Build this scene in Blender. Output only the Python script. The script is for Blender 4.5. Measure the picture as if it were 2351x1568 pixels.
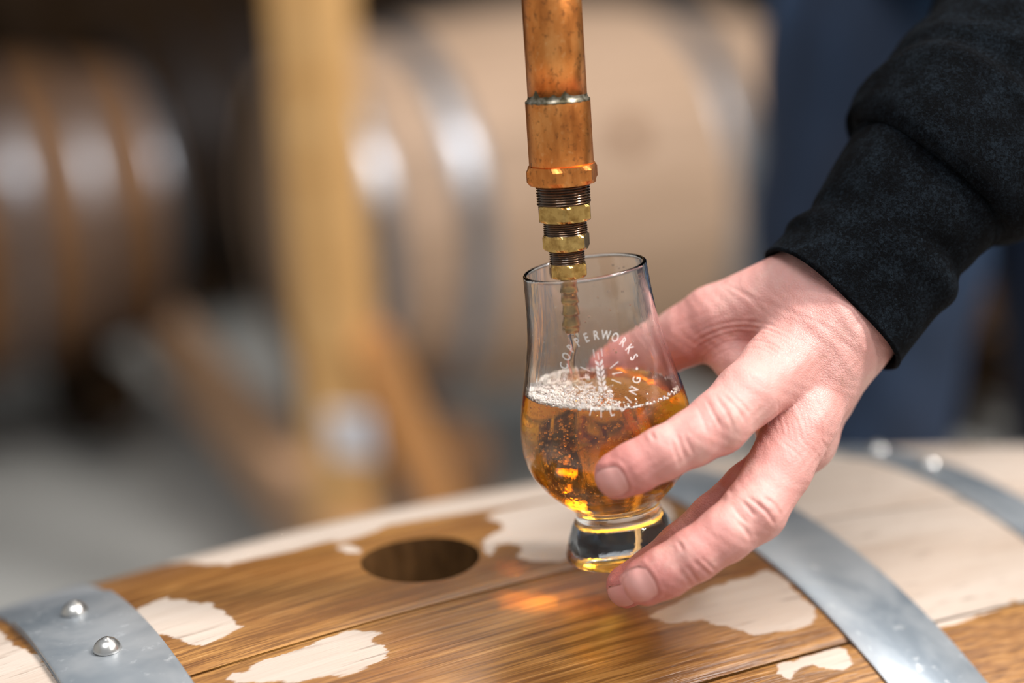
import bpy, bmesh, math, random
import numpy as np
from mathutils import Vector, Matrix
random.seed(7); RNG = np.random.default_rng(7)
for o in list(bpy.data.objects): bpy.data.objects.remove(o)
SC = bpy.context.scene
COL = SC.collection

# ------------------------------------------------------------------ camera, world, lights, exposure
ZC = 1.10                                   # camera height above the floor
PITCH, ROLL, LENS = math.radians(14.6), math.radians(-3.0), 60.0
FWD = np.array([0, math.cos(PITCH), -math.sin(PITCH)])
_r0 = np.array([1.0, 0, 0]); _u0 = np.cross(_r0, FWD)
RIGHT = math.cos(ROLL) * _r0 + math.sin(ROLL) * _u0
UP = -math.sin(ROLL) * _r0 + math.cos(ROLL) * _u0
CAM = np.array([0, 0, ZC]); FPX = 2351 * LENS / 36.0
cd = bpy.data.cameras.new('camera'); cam = bpy.data.objects.new('camera', cd); COL.objects.link(cam)
cam.matrix_world = Matrix(((RIGHT[0], UP[0], -FWD[0], CAM[0]), (RIGHT[1], UP[1], -FWD[1], CAM[1]), (RIGHT[2], UP[2], -FWD[2], CAM[2]), (0, 0, 0, 1)))
cd.lens = LENS; cd.sensor_width = 36; cd.clip_start = .02; cd.clip_end = 60
cd.dof.use_dof = True; cd.dof.focus_distance = .655; cd.dof.aperture_fstop = 2.2
SC.camera = cam
SC.view_settings.view_transform = 'Standard'; SC.view_settings.look = 'None'
SC.view_settings.gamma = 1.0; SC.view_settings.use_curve_mapping = False
SC.view_settings.exposure = 0.0
W = bpy.data.worlds.new('world'); SC.world = W; W.use_nodes = True
W.node_tree.nodes['Background'].inputs[0].default_value = (.90, .95, 1.0, 1)
W.node_tree.nodes['Background'].inputs[1].default_value = .42
cy = SC.cycles
cy.use_denoising = True; cy.max_bounces = 24; cy.transmission_bounces = 20; cy.transparent_max_bounces = 16
cy.glossy_bounces = 8; cy.diffuse_bounces = 4; cy.caustics_refractive = True; cy.caustics_reflective = False
cy.blur_glossy = 0.0; cy.sample_clamp_indirect = 0.0

def area(name, loc, target, size, power, color=(1, 1, 1), size_y=None):
    l = bpy.data.lights.new(name, 'AREA'); l.energy = power; l.size = size; l.color = color
    if size_y: l.shape = 'RECTANGLE'; l.size_y = size_y
    o = bpy.data.objects.new(name, l); COL.objects.link(o); o.location = loc
    d = Vector(target) - Vector(loc); o.rotation_euler = d.to_track_quat('-Z', 'Y').to_euler()
    return o
def at(px, py, d):
    return CAM + d * (FWD + RIGHT * (px - 1175.5) / FPX - UP * (py - 784) / FPX)
area('key_lamp', (2.02, .56, 3.72), (.05, .66, .85), .40, 178, (1, .975, .95), 1.4)
area('front_lamp', (2.75, -1.15, 3.4), (.1, .8, .85), .36, 60, (1, .975, .95))
area('overhead_fill', (-.35, -.1, 3.1), (.1, .8, .8), 1.2, 32, (.97, .985, 1.0))  # soft overhead fill, added to lift the shadows
area('bay_fill', (.6, 2.1, 3.4), (-.2, 3.0, .3), .5, 14, (1, .93, .84))  # added fill that brightens the pale barrel behind

# ------------------------------------------------------------------ helpers
def mesh(name, V, F, smooth=True, mats=(), fmat=None):
    m = bpy.data.meshes.new(name)
    V = np.asarray(V, dtype=np.float64)
    m.from_pydata(V.tolist(), [], [tuple(int(i) for i in f) for f in F])
    for x in mats: m.materials.append(x)
    if fmat is not None: m.polygons.foreach_set('material_index', np.asarray(fmat, dtype=np.int32))
    m.polygons.foreach_set('use_smooth', np.full(len(m.polygons), smooth))
    m.update()
    return m
def obj(name, m, parent=None, loc=None, rot=None):
    o = bpy.data.objects.new(name, m); COL.objects.link(o)
    if parent is not None: o.parent = parent
    if loc is not None: o.location = loc
    if rot is not None: o.rotation_euler = rot
    return o
def thing(name, label, cat, loc=(0, 0, 0), rotz=0, group=None):
    o = bpy.data.objects.new(name, None); COL.objects.link(o); o.empty_display_size = .05
    o.location = loc; o.rotation_euler = (0, 0, rotz); o['label'] = label; o['category'] = cat
    if group: o['group'] = group
    return o
def structure(o): o['kind'] = 'structure'; return o
def grid_faces(nu, nv, cu=False, cv=False):
    F = []
    for i in range(nu if cu else nu - 1):
        for j in range(nv if cv else nv - 1):
            a = i * nv + j; b = ((i + 1) % nu) * nv + j; c = ((i + 1) % nu) * nv + (j + 1) % nv; d = i * nv + (j + 1) % nv
            F.append((a, b, c, d))
    return F
def box_mesh(name, sx, sy, sz, mat, bevel=.004, c=(0, 0, 0)):
    bm = bmesh.new(); bmesh.ops.create_cube(bm, size=1)
    bmesh.ops.scale(bm, vec=(sx, sy, sz), verts=bm.verts)
    if bevel: bmesh.ops.bevel(bm, geom=bm.edges[:], offset=bevel, segments=2, affect='EDGES', profile=.6)
    bmesh.ops.translate(bm, vec=c, verts=bm.verts)
    m = bpy.data.meshes.new(name); bm.to_mesh(m); bm.free(); m.materials.append(mat)
    return m
def lathe(prof, n=96, closed=False):
    """prof: (r,z) list -> verts, faces"""
    P = np.array(prof); a = np.linspace(0, 2 * np.pi, n, endpoint=False)
    V = np.stack([np.multiply.outer(np.cos(a), P[:, 0]), np.multiply.outer(np.sin(a), P[:, 0]), np.broadcast_to(P[:, 1], (n, len(P)))], -1).reshape(-1, 3)
    F = grid_faces(n, len(P), True, closed)
    return V, F
def lathe_mesh(name, prof, mat, n=96, smooth=True):
    V, F = lathe(prof, n)
    bm = bmesh.new(); vs = [bm.verts.new(v) for v in V]
    for f in F:
        try: bm.faces.new([vs[i] for i in f])
        except ValueError: pass
    bmesh.ops.remove_doubles(bm, verts=bm.verts, dist=1e-7)
    bmesh.ops.recalc_face_normals(bm, faces=bm.faces)
    for f in bm.faces: f.smooth = smooth
    m = bpy.data.meshes.new(name); bm.to_mesh(m); bm.free(); m.materials.append(mat)
    return m
def interp(xs, ys, q):
    """monotone-ish Catmull-Rom interpolation"""
    xs = np.asarray(xs, float); ys = np.asarray(ys, float); m = np.gradient(ys, xs)
    i = np.clip(np.searchsorted(xs, q) - 1, 0, len(xs) - 2); h = xs[i + 1] - xs[i]; t = (q - xs[i]) / h
    return (2 * t**3 - 3 * t**2 + 1) * ys[i] + (t**3 - 2 * t**2 + t) * h * m[i] + (-2 * t**3 + 3 * t**2) * ys[i + 1] + (t**3 - t**2) * h * m[i + 1]

# ------------------------------------------------------------------ materials
class NT:
    def __init__(s, name):
        s.m = bpy.data.materials.new(name); s.m.use_nodes = True; s.t = s.m.node_tree
        s.b = s.t.nodes['Principled BSDF']; s.out = s.t.nodes['Material Output']
    def n(s, typ, **kw):
        x = s.t.nodes.new('ShaderNode' + typ)
        for k, v in kw.items():
            if k.startswith('i_'):
                key = k[2:]; key = int(key) if key.isdigit() else key.replace('_', ' ')
                s.set(x.inputs[key], v)
            else: setattr(x, k, v)
        return x
    def set(s, sock, v):
        if isinstance(v, bpy.types.NodeSocket): s.t.links.new(v, sock)
        elif isinstance(v, bpy.types.Node): s.t.links.new(v.outputs[0], sock)
        else: sock.default_value = (*v, 1) if isinstance(v, tuple) and len(v) == 3 and sock.type == 'RGBA' else v
    def p(s, **kw):
        for k, v in kw.items(): s.set(s.b.inputs[k.replace('_', ' ')], v)
    def math(s, op, a, b=0.0, c=None):
        x = s.n('Math', operation=op); s.set(x.inputs[0], a); s.set(x.inputs[1], b)
        if c is not None: s.set(x.inputs[2], c)
        return x.outputs[0]
    def mix(s, f, a, b, blend='MIX'):
        x = s.n('Mix', data_type='RGBA', blend_type=blend); s.set(x.inputs[0], f); s.set(x.inputs[6], a); s.set(x.inputs[7], b)
        return x.outputs[2]
    def ramp(s, f, stops):
        x = s.n('ValToRGB'); s.set(x.inputs[0], f); e = x.color_ramp.elements
        while len(e) < len(stops): e.new(.5)
        for el, (p, c) in zip(e, stops): el.position = p; el.color = (*c, 1) if len(c) == 3 else c
        return x.outputs[0]
    def step(s, v, a, b):
        x = s.n('MapRange', interpolation_type='SMOOTHSTEP'); s.set(x.inputs[0], v); x.inputs[1].default_value = a; x.inputs[2].default_value = b
        return x.outputs[0]
    def coord(s, scale=(1, 1, 1), rnd=0.0):
        tc = s.n('TexCoord'); v = tc.outputs['Object']
        if rnd:
            oi = s.n('ObjectInfo'); c = s.n('CombineXYZ'); k = s.math('MULTIPLY', oi.outputs['Random'], rnd)
            for i in range(3): s.set(c.inputs[i], k)
            a = s.n('VectorMath', operation='ADD'); s.set(a.inputs[0], v); s.set(a.inputs[1], c.outputs[0]); v = a.outputs[0]
        mp = s.n('Mapping'); mp.inputs['Scale'].default_value = scale; s.set(mp.inputs[0], v)
        return mp.outputs[0]
    def noise(s, vec, scale=5.0, detail=3.0, rough=.5, dist=0.0):
        x = s.n('TexNoise'); s.set(x.inputs['Vector'], vec); x.inputs['Scale'].default_value = scale
        x.inputs['Detail'].default_value = detail; x.inputs['Roughness'].default_value = rough; x.inputs['Distortion'].default_value = dist
        return x.outputs[0]
    def bump(s, h, strength=.3, dist=.001, nrm=None):
        x = s.n('Bump'); x.inputs['Strength'].default_value = strength; x.inputs['Distance'].default_value = dist; s.set(x.inputs['Height'], h)
        if nrm is not None: s.set(x.inputs['Normal'], nrm)
        s.set(s.b.inputs['Normal'], x.outputs[0]); return x.outputs[0]

def wood_mat(name, dry_a, dry_b, wet=False, rough=.62, wet_a=(.40, .185, .045), wet_b=(.17, .056, .009)):
    k = NT(name)
    c1 = k.coord((3, 90, 90), 7.0); c2 = k.coord((14, 420, 420), 5.0); c3 = k.coord((1.5, 12, 12), 9.0)
    g1 = k.noise(c1, 1.0, 4, .6, .4); g2 = k.noise(c2, 1.0, 3, .6); g3 = k.noise(c3, 1.5, 2)
    oi = k.n('ObjectInfo')
    f = k.math('ADD', k.math('MULTIPLY', g1, .55), k.math('MULTIPLY', g3, .5))
    dry = k.ramp(f, [(.33, dry_b), (.62, dry_a)])
    dry = k.mix(k.step(g2, .58, .74), dry, tuple(x * .72 for x in dry_b))
    hsv = k.n('HueSaturation'); k.set(hsv.inputs['Value'], k.math('ADD', k.math('MULTIPLY', oi.outputs['Random'], .22), .89)); k.set(hsv.inputs['Color'], dry); dry = hsv.outputs[0]
    h = k.math('ADD', k.math('MULTIPLY', g2, .7), k.math('MULTIPLY', g1, .4))
    if not wet:
        k.p(Base_Color=dry, Roughness=rough); k.b.inputs['Specular IOR Level'].default_value = .3 if dry_a[0] > .1 else .08
        k.bump(h, .35, .0006); return k.m
    at_ = k.n('Attribute', attribute_name='wet')
    # fine ragged edge of the wet patch follows the grain
    cn = k.coord((60, 190, 190)); cn2 = k.coord((40, 700, 700))
    w = k.math('ADD', at_.outputs['Fac'], k.math('MULTIPLY', k.math('SUBTRACT', k.noise(cn, 1, 4, .65), .5), 7.0))
    w = k.math('ADD', w, k.math('MULTIPLY', k.math('SUBTRACT', k.noise(cn2, 1, 3, .6), .5), 3.0))
    wm = k.step(w, -.55, .55)
    edge = k.math('MULTIPLY', wm, k.math('SUBTRACT', 1.0, k.step(w, .3, 5.0)))
    soak = k.noise(k.coord((14, 30, 30)), 1.0, 3, .55)
    wf = k.math('ADD', k.math('MULTIPLY', g1, .45), k.math('MULTIPLY', soak, .6))
    wet_c = k.ramp(wf, [(.34, wet_b), (.50, tuple((a + b) / 2 for a, b in zip(wet_a, wet_b))), (.66, wet_a)])
    g4 = k.noise(k.coord((9, 620, 620), 5.0), 1.0, 4, .7)
    wet_c = k.mix(k.math('MULTIPLY', k.step(g4, .44, .60), .75), wet_c, tuple(x * .62 for x in wet_b)); wet_c = k.mix(k.math('MULTIPLY', k.step(g4, .44, .30), .55), wet_c, (.55, .30, .11))
    wet_c = k.mix(k.math('MULTIPLY', edge, .35), wet_c, tuple(x * .6 for x in wet_a))
    colr = k.mix(wm, dry, wet_c)
    k.p(Base_Color=colr)
    k.p(Roughness=k.math('SUBTRACT', .62, k.math('MULTIPLY', wm, k.math('ADD', .16, k.math('MULTIPLY', g2, .2)))))
    k.p(Specular_IOR_Level=k.math('ADD', .25, k.math('MULTIPLY', wm, .25)))
    k.p(Coat_Weight=k.math('MULTIPLY', wm, .45), Coat_Roughness=.22)
    k.bump(k.math('SUBTRACT', h, k.math('MULTIPLY', g4, .6)), .6, .0008)
    return k.m
M = {}
M['oak'] = wood_mat('oak_wet_and_dry', (.54, .445, .372), (.44, .337, .264), wet=True)
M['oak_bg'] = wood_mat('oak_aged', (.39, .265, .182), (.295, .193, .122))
M['oak_dark'] = wood_mat('oak_dark_and_shaded', (.20, .100, .046), (.11, .052, .022))  # dark oak; dimness of the shaded barrels is put into this colour
M['oak_shade'] = wood_mat('oak_in_shadow', (.030, .016, .007), (.016, .008, .0035))  # near-black copy of the oak, deep shadow put into the colour
M['timber'] = wood_mat('pine_timber', (.70, .41, .165), (.56, .29, .095))
M['timber_sill'] = wood_mat('pine_sill', (.62, .37, .22), (.46, .26, .14))
M['timber_orange'] = wood_mat('pine_orange', (.55, .26, .09), (.42, .18, .06))
k = NT('char'); k.p(Base_Color=k.ramp(k.noise(k.coord((30, 60, 60)), 1, 4), [(.3, (.006, .004, .003)), (.7, (.035, .02, .01))]), Roughness=.75); M['char'] = k.m
k = NT('hole_wood'); k.p(Base_Color=k.ramp(k.noise(k.coord((60, 60, 25)), 1, 4), [(.35, (.035, .016, .006)), (.65, (.15, .072, .026))]), Roughness=.3); M['hole'] = k.m
def galv(name, a, b, metallic=.85, rough=.34):
    k = NT(name); c = k.coord((1, 1, 1), 3.0)
    n1 = k.noise(c, 18, 4, .6, .6); n2 = k.noise(c, 160, 3, .6); n3 = k.noise(k.coord((400, 30, 30)), 1, 2)
    k.p(Base_Color=k.mix(k.step(n2, .60, .75), k.ramp(n1, [(.36, b), (.62, a)]), tuple(min(1, x * 1.25) for x in a)), Metallic=metallic)
    k.p(Roughness=k.math('ADD', rough, k.math('MULTIPLY', k.math('SUBTRACT', n1, .5), .35)))
    k.bump(k.math('ADD', n2, k.math('MULTIPLY', n3, .6)), .12, .0004); return k.m
M['galv'] = galv('galvanised_steel', (.41, .425, .44), (.26, .295, .33), .62, .42)
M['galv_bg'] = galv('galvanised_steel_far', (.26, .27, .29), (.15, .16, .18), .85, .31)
M['galv_shade'] = galv('steel_in_shadow', (.05, .05, .055), (.025, .025, .03), .7, .45)  # hoop steel darkened in colour for barrels in shadow
M['rivet'] = galv('rivet_steel', (.72, .70, .67), (.55, .53, .50), .95, .30)
M['rust'] = NT('rust').m; M['rust'].node_tree.nodes['Principled BSDF'].inputs['Base Color'].default_value = (.22, .08, .02, 1)
k = NT('concrete'); c = k.coord(); k.p(Base_Color=k.ramp(k.math('ADD', k.math('MULTIPLY', k.noise(c, 1.2, 5, .6), .7), k.math('MULTIPLY', k.noise(c, 25, 3), .3)), [(.3, (.38, .37, .345)), (.7, (.55, .545, .515))]), Roughness=.55); k.bump(k.noise(c, 60, 3), .2, .002); M['concrete'] = k.m
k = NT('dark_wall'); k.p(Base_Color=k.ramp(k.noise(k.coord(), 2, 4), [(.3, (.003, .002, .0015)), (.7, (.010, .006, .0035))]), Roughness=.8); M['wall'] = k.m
k = NT('plaster'); k.p(Base_Color=k.ramp(k.noise(k.coord(), 2, 4), [(.3, (.50, .49, .47)), (.7, (.58, .57, .55))]), Roughness=.8); M['plaster'] = k.m
# copper, brass
k = NT('aged_copper'); c = k.coord(); sp = k.noise(k.coord((1, 1, .8)), 420, 5, .68); bl = k.noise(k.coord((1, 1, .35)), 90, 5, .65)
cc = k.ramp(bl, [(.32, (.50, .15, .034)), (.50, (.74, .255, .06)), (.68, (.88, .37, .11))]); cc = k.mix(k.math('MULTIPLY', k.step(sp, .54, .66), .7), cc, (.26, .09, .03)); cc = k.mix(k.math('MULTIPLY', k.step(sp, .42, .32), .5), cc, (.86, .44, .17))
k.p(Base_Color=cc, Metallic=.92, Roughness=k.math('ADD', .20, k.math('MULTIPLY', bl, .28))); k.bump(k.math('ADD', k.noise(c, 420, 3), k.math('MULTIPLY', sp, .8)), .10, .0004); M['copper'] = k.m
k = NT('wet_brass'); c = k.coord(); n1 = k.noise(c, 260, 4, .6); k.p(Base_Color=k.ramp(n1, [(.34, (.42, .22, .045)), (.6, (.80, .50, .15))]), Metallic=.95, Roughness=.22); k.p(Coat_Weight=.5, Coat_Roughness=.06); k.bump(n1, .12, .0004); M['brass'] = k.m
k = NT('barb_brass'); c = k.coord(); n1 = k.noise(c, 200, 4, .6); k.p(Base_Color=k.ramp(n1, [(.34, (.25, .135, .036)), (.65, (.52, .32, .10))]), Metallic=.92, Roughness=.22); M['barb'] = k.m
k = NT('oily_thread'); c = k.coord(); n1 = k.noise(c, 300, 4, .6); k.p(Base_Color=k.ramp(n1, [(.34, (.045, .020, .007)), (.7, (.15, .070, .026))]), Metallic=.7, Roughness=.24); k.p(Coat_Weight=.7, Coat_Roughness=.05); k.bump(n1, .3, .0004); M['thread'] = k.m
k = NT('solder'); c = k.coord(); n1 = k.noise(c, 240, 4, .6); k.p(Base_Color=k.ramp(n1, [(.46, (.075, .060, .030)), (.70, (.36, .32, .25))]), Metallic=.6, Roughness=.28); k.bump(n1, .4, .0006); M['solder'] = k.m
# glass, whiskey
k = NT('clear_glass'); k.p(Base_Color=(1, 1, 1), Roughness=0.0, IOR=1.5, Transmission_Weight=1.0); M['glass'] = k.m
_c = k.coord((1, 1, .16)); k.bump(k.noise(_c, 160, 3, .6, .6), .05, .002)
k = NT('whiskey'); k.p(Base_Color=(1.0, .97, .86), Roughness=0.0, IOR=1.36, Transmission_Weight=1.0); M['whiskey'] = k.m
v = k.n('VolumeAbsorption', i_Color=(.985, .755, .03), i_Density=72.0); k.t.links.new(v.outputs[0], k.out.inputs['Volume'])
k = NT('stream'); k.p(Base_Color=(1.0, .90, .74), Roughness=0.0, IOR=1.36, Transmission_Weight=1.0); M['stream'] = k.m
def air(name, ior):
    m = bpy.data.materials.new(name); m.use_nodes = True; t = m.node_tree; g = t.nodes.new('ShaderNodeBsdfGlass'); g.inputs['IOR'].default_value = ior; g.inputs['Roughness'].default_value = 0.0
    t.links.new(g.outputs[0], t.nodes['Material Output'].inputs['Surface']); return m
M['air'] = air('air_bubble', .735)
k = NT('foam_film'); k.p(Base_Color=(1.0, .94, .86), Roughness=.05, IOR=1.33, Transmission_Weight=.5); M['foam'] = k.m
k = NT('etched_white'); k.p(Base_Color=(.86, .83, .80), Roughness=.7, Alpha=.6); M['etch'] = k.m
# skin, nail, cloth
k = NT('skin'); c = k.coord()
at_ = k.n('Attribute', attribute_name='red'); n1 = k.noise(c, 55, 4, .6); n2 = k.noise(c, 420, 3, .6); vor = k.n('TexVoronoi', feature='DISTANCE_TO_EDGE'); k.set(vor.inputs['Vector'], k.coord((1, 1, 1))); vor.inputs['Scale'].default_value = 900
base = k.mix(at_.outputs['Fac'], (.66, .335, .292), (.54, .15, .13)); base = k.mix(k.math('MULTIPLY', k.step(n1, .45, .75), .45), base, (.60, .235, .195)); base = k.mix(k.math('MULTIPLY', k.step(n1, .50, .28), .4), base, (.76, .50, .42))
spot = k.step(k.noise(c, 120, 2), .66, .74); base = k.mix(k.math('MULTIPLY', spot, .25), base, (.42, .20, .12))
k.p(Base_Color=base, Roughness=.46, Subsurface_Weight=.22, Subsurface_Scale=.006); k.b.inputs['Subsurface Radius'].default_value = (1.0, .32, .18); k.b.inputs['Specular IOR Level'].default_value = .42
k.bump(k.math('ADD', k.math('MULTIPLY', k.step(vor.outputs['Distance'], 0, .25), .6), k.math('MULTIPLY', n2, 1.1)), .32, .0005); M['skin'] = k.m
k = NT('fingernail'); k.p(Base_Color=k.ramp(k.noise(k.coord((1, 1, 1)), 90, 2), [(.3, (.64, .275, .24)), (.7, (.71, .36, .32))]), Roughness=.38, Specular_IOR_Level=.3, Subsurface_Weight=.15, Subsurface_Scale=.002); M['nail'] = k.m
k = NT('fleece'); c = k.coord(); f1 = k.noise(k.coord((1, 1, 1)), 800, 5, .72, 1.0); f2 = k.noise(c, 90, 3, .6)
k.p(Base_Color=k.mix(k.step(k.math('ADD', k.math('MULTIPLY', f1, .75), k.math('MULTIPLY', f2, .3)), .46, .72), (.0016, .0018, .0024), (.013, .019, .026)), Roughness=.92, Sheen_Weight=.0, Sheen_Roughness=.5); k.b.inputs['Specular IOR Level'].default_value = .06
k.bump(f1, .8, .0014); M['fleece'] = k.m
k = NT('denim'); c = k.coord(); n1 = k.noise(k.coord((1, 1, .3)), 7, 3, .55); k.p(Base_Color=k.ramp(n1, [(.36, (.004, .008, .022)), (.56, (.012, .030, .070)), (.70, (.05, .15, .33))]), Roughness=.8); M['denim'] = k.m
k = NT('hair'); k.p(Base_Color=(.05, .03, .02), Roughness=.6); M['hair'] = k.m
k = NT('shoe'); k.p(Base_Color=(.02, .018, .016), Roughness=.5); M['shoe'] = k.m
k = NT('white_plate'); k.p(Base_Color=(.82, .80, .84), Roughness=.35, Metallic=.15); M['plate'] = k.m

# ------------------------------------------------------------------ the setting
def slab(name, sx, sy, sz, c, mat): return structure(obj(name, box_mesh(name, sx, sy, sz, mat, 0, (0, 0, 0)), loc=c))
slab('floor', 12, 12, .1, (0, 2.5, -.05), M['concrete'])
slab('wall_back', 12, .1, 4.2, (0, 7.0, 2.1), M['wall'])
slab('wall_left', .1, 12, 4.2, (-4.2, 2.5, 2.1), M['plaster'])
slab('wall_right', .1, 12, 4.2, (4.2, 2.5, 2.1), M['plaster'])

# ------------------------------------------------------------------ barrels
YAW = .4896; AX = np.array([math.cos(YAW), math.sin(YAW), 0]); PERP = np.array([-math.sin(YAW), math.cos(YAW), 0])
R0, KB, HALF, TH = .33, .2536, .45, .027
def brad(x): return R0 - KB * x * x
def bpt(x, phi, r):           # barrel frame: X along the axis, phi = 0 on top, positive to -Y
    return np.stack([x, -r * np.sin(phi), r * np.cos(phi)], -1)
POLY = {
'a':[(-115.6,-29.5),(-108.6,-33.1),(-101.6,-32.9),(-101.0,-28.1),(-97.2,-22.8),(-94.5,-15.7),(-90.3,-13.3),(-91.6,-5.0),(-89.3,-0.2),(-88.2,6.3),(-88.5,13.8),(-86.8,18.6),(-90.5,20.6),(-98.9,22.6),(-105.2,23.1),(-109.9,20.2),(-112.0,15.1),(-113.0,9.6),(-116.3,5.0),(-122.0,-19.4)],
'b':[(-107.1,50.7),(-102.8,47.9),(-99.1,50.2),(-92.7,46.8),(-85.5,46.5),(-76.2,47.3),(-68.8,46.9),(-65.6,45.0),(-58.1,44.5),(-53.0,44.5),(-55.5,42.5),(-49.9,44.7),(-47.6,48.4),(-42.4,51.3),(-44.8,54.2),(-47.8,55.8),(-45.6,59.3),(-44.6,64.6),(-47.9,67.5),(-55.5,70.4),(-61.8,71.4),(-82.3,66.1),(-95.4,60.1),(-105.3,54.4)],
'c':[(-20.1,-46.8),(-16.8,-42.5),(-15.9,-26.2),(-18.7,-22.3),(-22.6,-26.2),(-23.6,-36.9)],
'd':[(59.1,84.9),(69.9,84.1),(79.6,81.1),(93.2,78.4),(102.5,77.2),(113.8,77.6),(117.6,77.2),(124.5,74.9),(129.3,76.5),(131.4,81.7),(131.2,93.8),(131.5,106.6),(126.9,112.7),(119.5,113.3),(105.3,113.1),(94.5,111.0),(92.9,106.9),(88.7,105.1),(84.7,101.2),(81.1,96.1),(74.0,94.4),(66.6,93.2),(62.2,90.0)],
'e':[(91.7,129.7),(94.1,128.6),(104.7,129.4),(114.0,128.3),(123.5,127.2),(127.3,128.3),(128.1,132.5),(127.6,136.3),(122.9,139.4),(117.4,139.7),(113.2,137.1),(107.4,133.4),(101.7,133.6),(97.2,136.0),(93.7,137.0),(91.6,132.3)],
'f':[(-74.7,-95),(-72.3,-67.7),(-65.2,-56.5),(-56.7,-57.6),(-41.7,-53.4),(-25.7,-51.5),(-10.6,-53.6),(-2.7,-57.0),(15.1,-57.2),(36.7,-52.1),(52.3,-46.9),(150,-44.3),(150,-300),(-76,-300)],
'g':[(58.6,-36.1),(52.9,-36.2),(48.2,-29.3),(49.8,-18.9),(46.9,-10.1),(39.8,-5.9),(32.8,-3.3),(28.6,2.2),(25.5,15.6),(32.2,6.3),(39.7,6.3),(43.0,12.9),(36.3,21.9),(40.4,29.6),(49.4,34.1),(56.0,32.3),(99.7,29.5),(119.8,16.8),(127.8,1.2),(120,-40),(89.1,-41.0)],
'h':[(168,-400),(168,126),(173,132),(187,131),(204,129),(230,126),(300,150),(500,170),(500,-400)],
'i':[(-168,-400),(-166,-30),(-160,-10),(-163,60),(-168,200),(-500,200),(-500,-400)],
'j':[(-300,260),(-120,230),(-40,215),(40,225),(100,215),(150,240),(300,240),(300,600),(-300,600)]}
def poly_sdf(P, pts):
    """signed distance in mm, negative inside the dry patch"""
    v = np.array(pts, float); best = np.full(len(P), 1e9); s = np.ones(len(P))
    for i in range(len(v)):
        a, b = v[i], v[i - 1]; e = b - a; w = P - a
        t = np.clip((w @ e) / (e @ e), 0, 1); d = w - t[:, None] * e; best = np.minimum(best, (d**2).sum(1))
        c1 = P[:, 1] >= a[1]; c2 = P[:, 1] < b[1]; c3 = e[0] * w[:, 1] > e[1] * w[:, 0]
        flip = (c1 & c2 & c3) | (~c1 & ~c2 & ~c3); s[flip] *= -1
    return s * np.sqrt(best)
def stave_mesh(name, a0, a1, mats, nx, na, hole=False, wet=False):
    gap = .0007 / R0; xs = np.linspace(-HALF, HALF, nx); ps = np.linspace(a0 + gap, a1 - gap, na)
    X, PH = np.meshgrid(xs, ps, indexing='ij'); r = brad(X)
    drop = np.zeros_like(r); drop[:, 0] = drop[:, -1] = .0006          # eased edges at the joints
    outer = bpt(X, PH, r - drop).reshape(-1, 3); inner = bpt(X, PH, r - TH).reshape(-1, 3)
    V = np.concatenate([outer, inner]); n = nx * na
    Fo = grid_faces(nx, na); F = [f[::-1] for f in Fo]; fm = [0] * len(F)
    F += [tuple(i + n for i in f) for f in Fo]; fm += [1] * len(Fo)
    for i in range(nx - 1):
        a, b = i * na, (i + 1) * na; F.append((a, b, b + n, a + n)); fm.append(0)
        a, b = i * na + na - 1, (i + 1) * na + na - 1; F.append((b, a, a + n, b + n)); fm.append(0)
    for j in range(na - 1):
        F.append((j + 1, j, j + n, j + 1 + n)); fm.append(0); a = (nx - 1) * na + j; F.append((a, a + 1, a + 1 + n, a + n)); fm.append(0)
    m = mesh(name, V, F, True, mats, fm)
    if hole:
        cut = bpy.data.objects.new('cutter', lathe_mesh('cutter', [(0, -.06), (.0225, -.06), (.0262, .012), (.0268, .06), (0, .06)], M['hole'], 64)); COL.objects.link(cut); cut.location = (0, 0, R0)
        t = bpy.data.objects.new('tmp', m); COL.objects.link(t); md = t.modifiers.new('b', 'BOOLEAN'); md.operation = 'DIFFERENCE'; md.solver = 'EXACT'; md.object = cut
        try: md.material_mode = 'TRANSFER'
        except Exception: pass
        dg = bpy.context.evaluated_depsgraph_get(); m2 = bpy.data.meshes.new_from_object(t.evaluated_get(dg)); m2.name = name
        bpy.data.objects.remove(t); bpy.data.objects.remove(cut); m = m2
    if wet:
        V = np.empty(len(m.vertices) * 3); m.vertices.foreach_get('co', V); V = V.reshape(-1, 3)
        P = np.stack([V[:, 0] * 1000, np.arctan2(-V[:, 1], V[:, 2]) * 330], -1); d = np.full(len(P), 1e9)
        for p in POLY.values(): d = np.minimum(d, poly_sdf(P, p))
        at_ = m.attributes.new('wet', 'FLOAT', 'POINT'); at_.data.foreach_set('value', np.clip(d, -40, 40))
    m.set_sharp_from_angle(angle=math.radians(40))
    return m
def hoop_mesh(name, x0, x1, mat, n=160, lap=None, th=.0017):
    xs = np.array([x0, x0 + .0008, (x0 + x1) / 2, x1 - .0008, x1]); r = brad(xs); a = np.linspace(0, 2 * np.pi, n, endpoint=False)
    out = r + th; out[0] -= .0005; out[-1] -= .0005
    prof = np.concatenate([np.stack([out, xs], -1), np.stack([r - .0004, xs], -1)[::-1]])
    V = []
    for t in a: V += [(x, -rr * math.sin(t), rr * math.cos(t)) for rr, x in prof]
    F = grid_faces(n, len(prof), True, True)
    m = mesh(name, V, F, True, (mat,)); m.set_sharp_from_angle(angle=math.radians(35)); return m
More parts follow.
